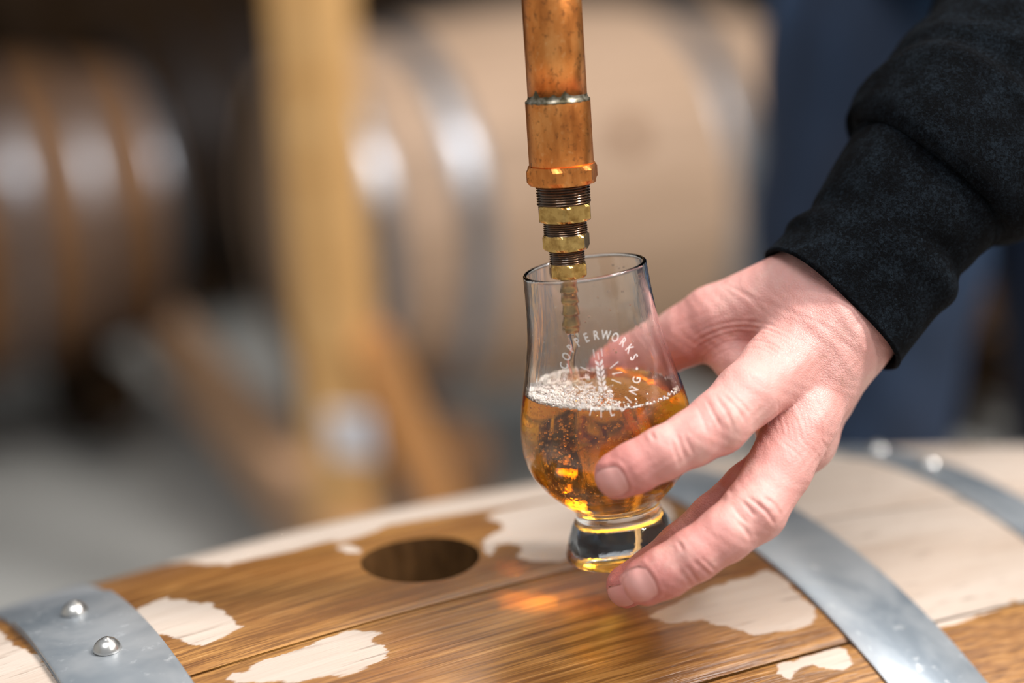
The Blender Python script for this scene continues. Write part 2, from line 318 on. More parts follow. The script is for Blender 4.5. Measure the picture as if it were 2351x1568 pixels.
def strap_mesh(name, x0, x1, a0, a1, mat, th=.0017, base=.0017, n=60):
    """the overlapping end of a hoop, lying on the hoop itself"""
    xs = np.array([x0, x0 + .0008, (x0 + x1) / 2, x1 - .0008, x1]); r = brad(xs) + base; a = np.linspace(a0, a1, n)
    out = r + th; out[0] -= .0005; out[-1] -= .0005
    prof = np.concatenate([np.stack([out, xs], -1), np.stack([r, xs], -1)[::-1]]); K = len(prof); V = []
    for t in a: V += [(x, -rr * math.sin(t), rr * math.cos(t)) for rr, x in prof]
    F = grid_faces(n, K, False, True); F += [tuple(range(K)), tuple(range((n - 1) * K, n * K))[::-1]]
    m = mesh(name, V, F, True, (mat,)); m.set_sharp_from_angle(angle=math.radians(35)); return m
def rivet_mesh(mat):
    prof = [(0, .0052), (.0012, .0051), (.0016, .0046), (.0022, .0045), (.0034, .0039), (.0046, .0027), (.0054, .0012), (.0056, .0003), (.0054, 0), (.0040, -.001), (0, -.001)]
    return lathe_mesh('rivet', prof, mat, 40)
def rivet(parent, mesh_, x, phi, lift):
    r = brad(x) + lift; o = obj('rivet', mesh_, parent, bpt(np.array(x), np.array(phi), np.array(r)).tolist(), (phi, 0, 0)); return o
def head_parts(parent, x, mat, mname):
    h = bpy.data.objects.new('barrel_head', None); COL.objects.link(h); h.parent = parent; h.empty_display_size = .05
    r = brad(abs(x)) - TH; n = 6; w = 2 * r / n
    for i in range(n):
        y0, y1 = -r + i * w + .0006, -r + (i + 1) * w - .0006; ys = np.linspace(y0, y1, 8); zt = np.sqrt(np.maximum(r * r - ys**2, 1e-8))
        ring = [(y, z) for y, z in zip(ys, zt)] + [(y, -z) for y, z in zip(ys[::-1], zt[::-1])]; K = len(ring)
        V = [(x - .011, y, z) for y, z in ring] + [(x + .011, y, z) for y, z in ring]
        F = [tuple(range(K))[::-1], tuple(range(K, 2 * K))] + [(j, (j + 1) % K, (j + 1) % K + K, j + K) for j in range(K)]
        obj('head_board', mesh('head_board', V, F, False, (mat,)), h)
    return h
def barrel(label, loc, mat, hoops, seams, hoop_mat, rivets, group, fine=False, bung=None, roll=0.0):
    t = thing('oak_barrel', label, 'barrel', loc, YAW, group)
    for i in range(len(seams) - 1):
        a0, a1 = seams[i], seams[i + 1]; mid = (a0 + a1) / 2; vis = fine and -.75 < mid < 1.0
        is_b = fine and abs(mid) < 1e-6
        obj('stave', stave_mesh('stave', a0, a1, (mat, M['char'], M['hole']), (420 if is_b else 330) if vis else 36, (30 if is_b else 20) if vis else 5, is_b, fine), t)
    for hi, (x0, x1) in enumerate(hoops):
        h = obj('hoop', hoop_mesh('hoop', x0, x1, hoop_mat), t)
        xm = (x0 + x1) / 2
        for ph, lift in rivets[hi]: rivet(h, RIV, xm, ph, lift)
    for sx in (-1, 1): head_parts(t, sx * .418, M['oak_bg'] if fine else mat, 'head')
    if bung:
        b = obj('bung', lathe_mesh('bung', [(0, .006), (.02, .006), (.024, .003), (.0262, -.02), (0, -.02)], M['oak_dark'], 40), t, bpt(np.array(0.), np.array(bung), np.array(R0)).tolist(), (bung, 0, 0))
    return t
RIV = rivet_mesh(M['rivet'])
BUNG = at(965, 1280, .7305); BLOC = (BUNG[0], BUNG[1], BUNG[2] - R0)
def fill_seams(start, stop, lo, hi):
    s = [start]
    while s[-1] < stop - hi: s.append(s[-1] + random.uniform(lo, hi))
    s[-1] = stop if stop - s[-1] < lo * .7 else s[-1]
    if s[-1] != stop: s.append(stop)
    return s
seams = [-.127, .127, .385, .585, .83] + fill_seams(.83, 2 * math.pi - .56, .17, .27)[1:] + [2 * math.pi - .345, 2 * math.pi - .127]
hp = [(-.1610, -.1185), (.1330, .1775), (.2710, .3030), (-.303, -.271), (.415, .449), (-.449, -.415)]
rv = [[], [(3.0, .0017), (3.08, .0017)], [(-.131, .0017), (-.004, .0017)], [(2.0, .0017), (2.12, .0017)], [(.9, .0017), (1.05, .0017)], [(.5, .0017), (.65, .0017)]]
fg = barrel('wet-topped oak barrel in front with an open bung hole, lying under the whiskey glass', BLOC, M['oak'], hp, seams, M['galv'], rv, 'oak barrels lying on their sides', True)
lap = obj('hoop_lap', strap_mesh('hoop_lap', -.1608, -.1187, -.181, .62, M['galv']), fg); lap['label'] = 'riveted overlapping end of the grey steel hoop'
for ph in (-.118, .030): rivet(lap, RIV, -.1392, ph, .0034)
rivet(lap, RIV, -.1392, .52, .0034)

rivet(fg.children[[c.name.split('.')[0] for c in fg.children].index('hoop')], RIV, .155, -.165, .0017).parent = [c for c in fg.children if c.name.startswith('hoop')][1]
# timber cradle that carries the front barrel
cr = thing('barrel_cradle', 'low timber cradle carrying the wet-topped barrel in front', 'cradle', (BLOC[0], BLOC[1], 0), YAW)
for x in (-.30, .30):
    zt = BLOC[2] - (brad(.30)) - .0; obj('cradle_beam', box_mesh('cradle_beam', .09, .62, max(.05, zt - .006), M['timber_sill'], .004, (x, 0, (zt - .006) / 2)), cr)
    for s in (-1, 1): obj('chock', box_mesh('chock', .085, .07, .07, M['timber_sill'], .004, (x, s * .232, zt + .029)), cr)

def plain_seams(n): 
    s = np.cumsum([0] + [random.uniform(.8, 1.2) for _ in range(n)]); return list(s / s[-1] * 2 * math.pi)
HOOPS6 = [(-.447, -.412), (-.30, -.265), (-.16, -.12), (.12, .16), (.265, .30), (.412, .447)]
HOOPS4 = [(-.449, -.405), (-.306, -.258), (.195, .262), (.405, .449)]
noriv = [[] for _ in range(6)]
G = 'oak barrels lying on their sides'
cb = at(1238, 448, 3.02)
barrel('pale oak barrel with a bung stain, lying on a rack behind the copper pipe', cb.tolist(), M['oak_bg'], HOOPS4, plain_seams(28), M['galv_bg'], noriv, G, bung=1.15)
l0 = at(322, 432, 3.62) - AX * .45; l0[2] = .52
l2 = at(640, 430, 4.65); l2[2] = .52
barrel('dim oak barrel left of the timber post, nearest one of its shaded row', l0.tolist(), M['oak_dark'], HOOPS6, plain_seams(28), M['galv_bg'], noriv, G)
barrel('oak barrel with deep shadow in its colour, seen just left of the timber post', l2.tolist(), M['oak_shade'], HOOPS6, plain_seams(26), M['galv_shade'], noriv, G)

rb = at(2480, 640, 3.5); rb[2] = .52
barrel('dim oak barrel glimpsed behind the legs of the person in jeans', rb.tolist(), M['oak_dark'], HOOPS6, plain_seams(26), M['galv_shade'], noriv, G)

# ------------------------------------------------------------------ timber rack behind
def floor_at(px, py):
    d = FWD + RIGHT * (px - 1175.5) / FPX - UP * (py - 784) / FPX; t = -ZC / d[2]; return CAM + t * d
def beam(name, a, b, w, h, mat, parent, upv=(0, 0, 1)):
    a = Vector(a); b = Vector(b); L = (b - a).length; m = box_mesh(name, w, h, L, mat, .005, (0, 0, L / 2))
    z = (b - a).normalized(); x = Vector(upv).cross(z)
    if x.length < 1e-4: x = Vector((1, 0, 0))
    x.normalize(); y = z.cross(x); Rm = Matrix((x, y, z)).transposed().to_4x4()
    o = obj(name, m, parent); loc = Matrix.Translation(a) @ Rm
    o.matrix_local = Matrix.Translation(-Vector(parent.location)) @ loc if parent.rotation_euler.z == 0 else loc
    return o
pc = at(758, 560, 2.44); PX, PY = pc[0], pc[1]
rk = thing('timber_post', 'pale timber post with a sill, a brace and a metal plate behind the front barrel', 'post', (PX, PY, 0))
o = obj('post', box_mesh('post', .085, .10, 2.3, M['timber'], .006, (0, 0, 1.15)), rk, rot=(0, 0, -.32))
u = np.array([-.36, .93, 0.]); u /= np.linalg.norm(u)
p0 = np.array([PX + .0, PY - .0, .17]); s0 = p0 - u * .10 + np.array([-.012, 0, 0])
beam('sill', s0, p0 + u * 1.55, .085, .11, M['timber_sill'], rk)
beam('brace', (PX + .045, PY - .02, .50), (PX + .185, PY + .02, .06), .07, .06, M['timber_orange'], rk)
obj('corner_plate', box_mesh('corner_plate', .066, .010, .070, M['plate'], .003), rk, ((at(806, 1000, 2.375) - np.array([PX, PY, 0])).tolist()), (.1, 0, -.3))
rk0, rk = rk, thing('barrel_rack', 'dark timber rack with an added unseen deck shading the row of barrels left of the post', 'rack', (l0[0], l0[1], 0))
# rails under the barrels; unseen deck added above to shade them
def rack_for(c, r_):
    for kx in (-.30, .30):
        a = c + AX * kx - PERP * .24; b = c + AX * kx + PERP * .30; zt = c[2] - brad(.30)
        beam('rail', (a[0], a[1], zt - .056), (b[0], b[1], zt - .056), .09, .10, M['oak_shade'], r_)
        for q in ((a + b) / 2, b - PERP * .05): beam('rail_leg', (q[0], q[1], 0), (q[0], q[1], zt - .107), .07, .07, M['oak_shade'], r_)
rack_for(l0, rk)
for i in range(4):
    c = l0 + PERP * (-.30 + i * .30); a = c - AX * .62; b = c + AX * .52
    beam('shade_deck_board', (a[0], a[1], 1.16), (b[0], b[1], 1.16), .28, .04, M['oak_shade'], rk)
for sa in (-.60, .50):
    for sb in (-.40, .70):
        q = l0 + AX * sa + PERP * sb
        if sa < 0 or sb > 0: beam('shade_deck_post', (q[0], q[1], 0), (q[0], q[1], 1.139), .06, .06, M['oak_shade'], rk)
bp_ = l0 + PERP * 1.22  # near-black sheet added for the darkness behind the barrels
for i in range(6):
    a = bp_ + AX * (-1.1 + i * .5); o = obj('shade_board', box_mesh('shade_board', .49, .025, 2.3, M['oak_shade'], .003, (0, 0, 1.15)), rk, ((a - np.array([l0[0], l0[1], a[2]])).tolist()), (0, 0, YAW))
rk3 = thing('barrel_rail', 'low shade-coloured rails under the barrel in deep shadow left of the post', 'rack', (l2[0], l2[1], 0))
rack_for(l2, rk3)
rk4 = thing('barrel_rail', 'low shade-coloured rails under the barrel behind the legs of the person in jeans', 'rack', (rb[0], rb[1], 0))
rack_for(rb, rk4)
rk2 = thing('barrel_stand', 'low dark stand under the pale barrel behind the copper pipe', 'stand', (cb[0], cb[1], 0), YAW)
zt = cb[2] - brad(.33)
for kx in (-.33, .33):
    obj('stand_rail', box_mesh('stand_rail', .09, .62, .09, M['oak_dark'], .004, (kx, 0, zt - .047)), rk2)
    for s in (-.26, .26): obj('stand_leg', box_mesh('stand_leg', .08, .08, zt - .092, M['oak_dark'], .004, (kx, s, (zt - .092) / 2)), rk2)

# ------------------------------------------------------------------ tasting glass and whiskey
GD = .668; MM = FPX / GD / 1000.0                   # px per mm at the glass
ga = np.array([.148, .989]); ga /= np.linalg.norm(ga); tilt_to = math.radians(0.5)
gax = -(RIGHT * ga[0] - UP * ga[1]); gax = gax * math.cos(math.radians(13.2)) + (-FWD) * math.sin(math.radians(13.2))  # glass axis, pointing to the rim
gax /= np.linalg.norm(gax)
rimc = at(1342, 617, GD - .010)
gz = Vector(gax); gy = Vector(-FWD) - gz * Vector(-FWD).dot(gz); gy.normalize(); gx = gy.cross(gz) * 1.0; gx.normalize()
# local frame: z to the rim, -y towards the camera
GL_R = Matrix(((-gx).to_tuple(), (-gy).to_tuple(), gz.to_tuple())).transposed()
if GL_R.determinant() < 0: GL_R = Matrix((gx.to_tuple(), (-gy).to_tuple(), gz.to_tuple())).transposed()
H_PX = 648.0; K = 1.0 / (MM * 1000); KT = K / .974 * 1.028
tp = np.array([0, 20, 40, 80, 112, 150, 190, 226, 263, 292, 320, 350, 377, 400, 420, 438, 452, 472, 490, 510, 524, 533, 540, 548, 560, 576, 595, 610, 628, 640, 646, 648])
rp = np.array([141, 142, 143.2, 146, 149, 155, 164, 172.5, 182, 189, 194.5, 198, 199, 197, 192.5, 186, 178, 164.5, 149, 127.5, 112, 104, 100, 99, 104, 113, 121.5, 127.5, 133, 135.5, 134, 129])
def r_out(t): return interp(tp, rp, t) * K
tq = np.concatenate([np.linspace(0, 640, 150)]); outp = [(r_out(t), (H_PX - t) * KT) for t in tq]
outp += [(r_out(np.array(645.))*1.0, (H_PX - 645) * KT), (r_out(np.array(648.)), 0)]
IN_END = 524.0
def r_in(t): 
    w = np.interp(t, [0, 60, 300, 440, 524], [1.5, 1.4, 1.5, 1.9, 2.6]) / 1000
    return np.maximum(r_out(np.minimum(t, 505)) - w, 1e-5) * np.where(t > 440, np.sqrt(np.clip(1 - ((t - 440) / (IN_END - 440))**2, 0, 1)), 1.0)
ti = np.concatenate([np.linspace(0, 440, 90), 440 + (IN_END - 440) * np.sin(np.linspace(0, np.pi / 2, 26)[1:])])
inp = [(r_in(np.array(t)), (H_PX - t) * KT) for t in ti]
rim = []
ro, ri = outp[0][0], inp[0][0]; rm, rw = (ro + ri) / 2, (ro - ri) / 2
for a in np.linspace(0, np.pi, 8)[1:-1]: rim.append((rm - rw * math.cos(a), H_PX * KT + rw * math.sin(a)))
bot = [(r_out(np.array(648.)) * .93, -.0002), (r_out(np.array(648.)) * .86, .0008), (.012, .0022), (1e-5, .0024)]
prof = [(max(r, 0), z) for r, z in inp[::-1]] + rim + outp + bot
glass = obj('tasting_glass', lathe_mesh('tasting_glass', prof, M['glass'], 144))
base_pt = rimc - gax * H_PX * KT
glass.matrix_world = Matrix.Translation(Vector(base_pt)) @ GL_R.to_4x4()
glass['label'] = 'stemless tulip tasting glass of amber whiskey held over the wet barrel'; glass['category'] = 'glass'
GMW = glass.matrix_world.copy()
# etched writing on the front of the bowl
def on_glass(pts, lift):
    """pts in mm (x right, y up from the emblem centre) -> glass frame"""
    P = np.asarray(pts); t = 194 - P[:, 1] / 1000 / KT; r = r_out(np.clip(t, 0, 640)) + lift; a = P[:, 0] / 1000 / r_out(np.clip(t, 0, 640)) + EMB
    return np.stack([r * np.sin(a), -r * np.cos(a), (H_PX - t) * KT], -1)
EMB = math.radians(-1.5)
def glyph_mesh(ch, size):
    cu = bpy.data.curves.new('glyph', 'FONT'); cu.body = ch; cu.size = size; cu.align_x = 'CENTER'; cu.align_y = 'CENTER'; cu.offset = size * .012; cu.resolution_u = 3
    t = bpy.data.objects.new('glyph', cu); COL.objects.link(t); dg = bpy.context.evaluated_depsgraph_get(); m = bpy.data.meshes.new_from_object(t.evaluated_get(dg)); bpy.data.objects.remove(t)
    bm = bmesh.new(); bm.from_mesh(m); bmesh.ops.triangulate(bm, faces=bm.faces); bmesh.ops.subdivide_edges(bm, edges=bm.edges, cuts=1)
    V = np.array([v.co[:] for v in bm.verts]); F = [[v.index for v in f.verts] for f in bm.faces]; bm.free(); return V, F
def letters(name, text, a0, a1, rad_, size, inward):
    Vs, Fs, n = [], [], 0
    for i, ch in enumerate(text):
        a = math.radians(a0 + (a1 - a0) * i / (len(text) - 1)); V, F = glyph_mesh(ch, size); x, y = V[:, 0] * .70, V[:, 1] - 0
        y = y - (y.max() + y.min()) / 2
        th = a - math.pi / 2 if not inward else a + math.pi / 2
        X = math.cos(a) * rad_ + x * math.cos(th) - y * math.sin(th); Y = math.sin(a) * rad_ + x * math.sin(th) + y * math.cos(th)
        Vs.append(np.stack([X, Y], -1)); Fs += [[j + n for j in f] for f in F]; n += len(V)
    V = on_glass(np.concatenate(Vs), .00012); m = mesh(name, V, Fs, True, (M['etch'],)); return obj(name, m, glass)
letters('etched_lettering', 'COPPERWORKS', 164, 14, 14.3, 4.9, False)
letters('etched_lettering', 'DISTILLING', 200, 340, 14.3, 4.9, True)
def strokes(name, quads):
    Vs, Fs, n = [], [], 0
    for q in quads:
        Vs.append(np.array(q, float)); Fs.append(list(range(n, n + len(q)))); n += len(q)
    return obj(name, mesh(name, on_glass(np.concatenate(Vs), .00012), Fs, True, (M['etch'],)), glass)
qs = []
for i in range(6):
    y = 4.0 - i * 1.9
    for s in (-1, 1): qs.append([(s * .2, y - 1.3), (s * 1.45, y), (s * 1.45, y + 1.25), (s * .2, y + .1)])
for x, y0, y1 in ((-1.5, 6.2, 9.2), (0, 5.2, 7.8), (1.5, 6.2, 9.2)): qs.append([(x - .14, y0), (x + .14, y0), (x + .14, y1), (x - .14, y1)])
for s in (-1, 1):
    for ang in (28, -2, -30):
        ca, sa = math.cos(math.radians(ang)), math.sin(math.radians(ang)); a = np.array([s * (4.2 * ca), 4.2 * sa - .6]); b = np.array([s * (8.2 * ca), 8.2 * sa - .6]); nn = np.array([-(b - a)[1], (b - a)[0]]); nn = nn / np.linalg.norm(nn) * .16
        qs.append([tuple(a - nn), tuple(b - nn), tuple(b + nn), tuple(a + nn)])
strokes('wheat_emblem', qs)
for sx in (-1, 1):
    cx = sx * 14.3; strokes('etched_dot', [[(cx + .55 * math.cos(a), -.9 + .55 * math.sin(a)) for a in np.linspace(0, 2 * np.pi, 12, endpoint=False)]])
# whiskey: inner shape cut by the level plane
lev = at(1392, 893, GD)
tl = np.linspace(200, IN_END, 90); tl = np.concatenate([np.linspace(180, 440, 70), 440 + (IN_END - 440) * np.sin(np.linspace(0, np.pi / 2, 26)[1:])])
lp = [(float(r_in(np.array(t))) + .00006 if t < IN_END - .5 else 0.0, (H_PX - t) * KT - (.00006 if t > 500 else 0)) for t in tl]
lp = [(0.0, lp[0][1])] + lp
bm = bmesh.new(); bm.from_mesh(lathe_mesh('w', lp, M['whiskey'], 144))
inv = GMW.inverted(); n_l = (inv.to_3x3() @ Vector((0, 0, 1))).normalized(); c_l = inv @ Vector(lev)
res = bmesh.ops.bisect_plane(bm, geom=bm.verts[:] + bm.edges[:] + bm.faces[:], plane_co=c_l, plane_no=n_l, clear_outer=True)
ed = [e for e in res['geom_cut'] if isinstance(e, bmesh.types.BMEdge)]
bmesh.ops.contextual_create(bm, geom=ed)
bmesh.ops.recalc_face_normals(bm, faces=bm.faces)
for f in bm.faces: f.smooth = len(f.verts) <= 4
wm = bpy.data.meshes.new('whiskey'); bm.to_mesh(wm); bm.free(); wm.materials.append(M['whiskey'])
wm.set_sharp_from_angle(angle=math.radians(50))
wh = obj('whiskey', wm); wh.matrix_world = GMW; wh['label'] = 'amber whiskey filling the lower half of the tulip glass, foam on top'; wh['category'] = 'whiskey'
# sphere cloud helper
def ico(sub):
    bm = bmesh.new(); bmesh.ops.create_icosphere(bm, subdivisions=sub, radius=1); V = np.array([v.co[:] for v in bm.verts]); F = np.array([[v.index for v in f.verts] for f in bm.faces]); bm.free(); return V, F
def cloud(name, P, R, mat, parent, sub=1, squash=None):
    V0, F0 = ico(sub); n = len(P); V = (V0[None] * R[:, None, None]) + P[:, None, :]
    F = (F0[None] + (np.arange(n) * len(V0))[:, None, None]).reshape(-1, 3); m = bpy.data.meshes.new(name)
    m.vertices.add(n * len(V0)); m.vertices.foreach_set('co', V.reshape(-1)); m.loops.add(F.size); m.loops.foreach_set('vertex_index', F.reshape(-1).astype(np.int32))
    m.polygons.add(len(F)); m.polygons.foreach_set('loop_start', np.arange(0, F.size, 3, dtype=np.int32)); m.polygons.foreach_set('loop_total', np.full(len(F), 3, np.int32)); m.polygons.foreach_set('use_smooth', np.ones(len(F), bool)); m.update(calc_edges=True); m.materials.append(mat)
    o = obj(name, m, parent); o['kind'] = 'stuff'; return o
nl = np.array(n_l); cl = np.array(c_l)
def level_z(x, y): return cl[2] - (nl[0] * (x - cl[0]) + nl[1] * (y - cl[1])) / nl[2]
# foam: thick along the near left wall, thinning towards the pouring stream
P, R_ = [], []
def inside(x, y, z, m): return math.hypot(x, y) < float(r_in(np.array(np.clip(H_PX - z / KT, 1, IN_END - 1)))) - m
tries = 0
while len(P) < 4200 and tries < 60000:
    tries += 1; a = random.uniform(0, 2 * math.pi); q = math.sqrt(random.random()) * .034; x, y = q * math.cos(a), q * math.sin(a); z = level_z(x, y); rr = random.choice([.00014, .00018, .00022, .0003, .00042, .0006]) * random.uniform(.8, 1.2)
    if not inside(x, y, z, rr * .9): continue
    edge = float(r_in(np.array(np.clip(H_PX - z / KT, 1, IN_END - 1)))) - math.hypot(x, y)
    left = (-x / .033); near = (-y / .033)
    dens = .03 + max(0, left * .55 + near * .30 + .12) * .95 + (1.0 if edge < .003 and (near > .1 or left > .2) else 0) * .8
    if edge < .002: dens += .15
    if x > .004: dens *= .30 if edge < .002 else .10
    if random.random() > dens: continue
    P.append((x, y, z + random.uniform(-.3, .75) * rr + (random.uniform(0, .0011) if edge < .0035 and left > .2 else 0))); R_.append(rr)
cloud('foam', np.array(P), np.array(R_), M['foam'], wh, 1)
P, R_ = [], []
while len(P) < 1900:
    x, y = random.uniform(-.033, .033), random.uniform(-.033, .033); z = random.uniform(.030, .073)
    if not inside(x, y, z, .0016): continue
    if z > level_z(x, y) - .0012: continue
    d = (level_z(x, y) - z) / .04
    if random.random() > .35 + .65 * math.exp(-((math.hypot(x + .004, y) - .018) / .012)**2): continue
    P.append((x, y, z)); R_.append(random.choice([.00012, .00016, .0002, .00026, .00036, .00048]) * random.uniform(.8, 1.2))
cloud('bubbles', np.array(P), np.array(R_), M['air'], wh, 1)

# drops clinging to the inside of the bowl below the rim
P, R_ = [], []
for i in range(46):
    t = random.uniform(14, 120) if i % 3 else random.uniform(120, 200); a = random.uniform(.2, 2.6) if i % 4 else random.uniform(-1.9, -.9); rr = random.uniform(.0002, .00055); q = float(r_in(np.array(t))) - rr * .45
    P.append((q * math.cos(a), q * math.sin(a), (H_PX - t) * KT)); R_.append(rr)
cloud('droplets', np.array(P), np.array(R_), M['stream'], wh, 2)

# ------------------------------------------------------------------ copper sampling pipe
tip = at(1313, 768, GD + .002); top = at(1266, 0, GD - .028)
pd = (top - tip); PLEN = np.linalg.norm(pd); pdir = pd / PLEN
def zy(py):                                          # distance along the pipe for an image row of the axis
    lo, hi = -.05, .4
    for _ in range(50):
        m_ = (lo + hi) / 2; q = tip + pdir * m_ - CAM; y = 784 - FPX * (q @ UP) / (q @ FWD)
        if y > py: lo = m_
        else: hi = m_
    return lo
pipe = thing('sampling_pipe', 'upright copper sampling pipe with stepped brass fittings pouring into the tulip glass', 'pipe', tip.tolist())
pipe.rotation_euler = Vector(pdir).to_track_quat('Z', 'Y').to_euler()
def mmr(px): return px / MM / 1000
def z(py): return zy(py - float(np.interp(py, [-260, 240, 440, 500, 560, 625, 650, 770], [14, 14, 14, 12, 10, 8, 4, 4])))
e = .0004
obj('copper_tube', lathe_mesh('copper_tube', [(mmr(66.5), z(236)), (mmr(66.5), z(120)), (mmr(66), z(-260)), (mmr(60), z(-260)), (mmr(60), z(236)), (mmr(66.5), z(236))], M['copper'], 96), pipe)
obj('coupling', lathe_mesh('coupling', [(mmr(66), z(242)), (mmr(71.5), z(242)), (mmr(73), z(246)), (mmr(73), z(330)), (mmr(73), z(388)), (mmr(70), z(394)), (mmr(60), z(394))], M['copper'], 96), pipe)
def ring_noise(name, prof, mat, amp, n=120, seed=3, f=(3, 7, 13)):
    V, F = lathe(prof, n); r = np.random.default_rng(seed); a = np.arctan2(V[:, 1], V[:, 0]); w = sum(r.uniform(.4, 1) * np.sin(k * a + r.uniform(0, 6)) for k in f)
    V[:, 2] += amp * w * (np.abs(V[:, 2] - V[:, 2].mean()) / np.ptp(V[:, 2]) * 2) * np.sign(V[:, 2] - V[:, 2].mean()); return mesh(name, V, F, True, (mat,))
def solder():
    prof = [(mmr(66.35), z(234)), (mmr(66.6), z(236)), (mmr(67.6), z(238.5)), (mmr(70), z(241)), (mmr(72.2), z(242.3)), (mmr(73.1), z(244)), (mmr(73.2), z(245.5)), (mmr(72.9), z(247))]
    V, F = lathe(prof, 144); a = np.arctan2(V[:, 1], V[:, 0]); w = np.sin(2 * a + .6) + .7 * np.sin(5 * a + 2) + .5 * np.sin(11 * a + 1) + .4 * np.sin(19 * a)
    row = np.tile(np.arange(len(prof)), 144); up = np.clip(1 - row / 2.5, 0, 1); V[:, 2] += up * (.0008 + .0026 * np.clip(w / 1.6, 0, 1.2)**1.5) + .00012 * np.sin(23 * a) * (row > 5)
    return mesh('solder_joint', V, F, True, (M['solder'],))
obj('solder_joint', solder(), pipe)
def hexmesh(name, r_flat, z0, z1, mat, rot, cham=.0012, seg=6, inner=.3):
    rc = r_flat / math.cos(math.pi / 6); L = []
    zs = [(z0, .90), (z0 + cham, 1.0), (z1 - cham, 1.0), (z1, .90)]
    n = 72; a = np.linspace(0, 2 * np.pi, n, endpoint=False); hexr = r_flat / np.cos((a - rot + np.pi / 6) % (np.pi / 3) - np.pi / 6); V = []
    for zz, s in zs:
        rr = np.minimum(hexr, rc * .985) if s == 1.0 else np.minimum(hexr, r_flat * 1.02)
        V += [(rr[i] * math.cos(a[i]), rr[i] * math.sin(a[i]), zz) for i in range(n)]
    F = grid_faces(4, n, False, True); F += [tuple(range(n))[::-1], tuple(range(3 * n, 4 * n))]
    m = mesh(name, V, [f[::-1] for f in F], False, (mat,)); return m
obj('hexagon_collar', hexmesh('hexagon_collar', mmr(74.5), z(434), z(391), M['copper'], math.radians(8), .0016), pipe)
def thread(name, r, z0, z1, turns):
    prof = [(r * .80, z0)]; N_ = int(turns)
    for i in range(N_):
        q0 = z0 + (z1 - z0) * i / N_; dz = (z1 - z0) / N_; j = 1 + random.uniform(-.012, .012)
        prof += [(r * .90, q0 + dz * .06), (r * j, q0 + dz * .38), (r * j, q0 + dz * .62), (r * .90, q0 + dz * .94)]
    prof.append((r * .80, z1))
    V, F = lathe(prof, 96)
    a = np.arctan2(V[:, 1], V[:, 0]); V[:, 2] += (a / (2 * np.pi)) * (z1 - z0) / N_ * .5
    return mesh(name, V, [f[::-1] for f in F], True, (M['thread'],))
obj('threaded_nipple', thread('threaded_nipple', mmr(61.5), z(480), z(431), 8), pipe)
obj('brass_nut', hexmesh('brass_nut', mmr(58.5), z(516), z(479), M['brass'], math.radians(20), .0009), pipe)
obj('threaded_nipple', thread('threaded_nipple', mmr(50), z(549), z(514), 7), pipe)
obj('brass_nut', hexmesh('brass_nut', mmr(49), z(580), z(546), M['brass'], math.radians(4), .0009), pipe)
obj('threaded_nipple', thread('threaded_nipple', mmr(40.5), z(613), z(577), 7), pipe)
obj('brass_nut', hexmesh('brass_nut', mmr(40.5), z(640), z(611), M['brass'], math.radians(26), .0009), pipe)
bp = [(0, z(638)), (mmr(19), z(638)), (mmr(18.5), z(650))]
for y0 in (660, 684, 712, 738): bp += [(mmr(16.6), z(y0 - 9)), (mmr(20.8), z(y0 + 9)), (mmr(21), z(y0 + 13)), (mmr(16.8), z(y0 + 15))]
bp += [(mmr(19.5), z(757)), (mmr(17), z(766)), (mmr(12), z(768)), (mmr(10), z(762)), (0, z(760))]
obj('hose_barb', lathe_mesh('hose_barb', bp, M['barb'], 64), pipe)
# stream of whiskey falling from the barb
P0 = tip + np.array([.0, 0, .001]); n = 26; m_ = 14; V = []
zl = lev[2] - .0015
for i in range(n):
    f = i / (n - 1); zz = P0[2] + (zl - P0[2]) * f; rr = .0021 * (1 - .35 * f**.5) * (1 + .10 * math.sin(f * 16)); 
    for j in range(m_): a = 2 * math.pi * j / m_; V.append((P0[0] + .0009 * math.sin(f * 9) + rr * math.cos(a), P0[1] + rr * math.sin(a), zz))
F = grid_faces(n, m_, False, True) + [tuple(range(m_)), tuple(range((n - 1) * m_, n * m_))[::-1]]
st = obj('whiskey_stream', mesh('whiskey_stream', V, F, True, (M['stream'],))); st['label'] = 'thin stream of whiskey falling from the brass nozzle into the glass'; st['category'] = 'whiskey stream'

# ------------------------------------------------------------------ signed-distance modelling of the person
def hp3(px, py, w):                # image-plane layout at the hand, w mm towards the camera -> hand frame (mm: right, up, towards)
    d = GD - w / 1000; return np.array([(px - 1175.5) / FPX * d * 1000, -(py - 784) / FPX * d * 1000, w])
def to_world(P): 
    P = np.asarray(P); return CAM + (P[:, :1] * RIGHT + P[:, 1:2] * UP) / 1000 + (GD - P[:, 2:3] / 1000) * FWD
def cone(P, a, b, r1, r2):
    ba = b - a; l2 = ba @ ba; rr = r1 - r2; a2 = l2 - rr * rr; il2 = 1 / l2; pa = P - a; y = pa @ ba; z = y - l2
    q = pa * l2 - y[:, None] * ba; x2 = (q * q).sum(1); y2 = y * y * l2; z2 = z * z * l2; k = np.sign(rr) * rr * rr * x2
    d = (np.sqrt(x2 * a2 * il2) + y * rr) * il2 - r1
    c1 = np.sign(z) * a2 * z2 > k; c2 = np.sign(y) * a2 * y2 < k
    d = np.where(c2, np.sqrt(x2 + y2) * il2 - r1, d); d = np.where(c1, np.sqrt(x2 + z2) * il2 - r2, d); return d
def smin(a, b, k):
    h = np.maximum(k - np.abs(a - b), 0) / k; return np.minimum(a, b) - h * h * k * .25
def smax(a, b, k): return -smin(-a, -b, k)
def chain(P, J, k=2.5):
    d = None
    for (a, ra), (b, rb) in zip(J[:-1], J[1:]):
        c = cone(P, a, b, ra, rb + 1e-4); d = c if d is None else smin(d, c, k)
    return d
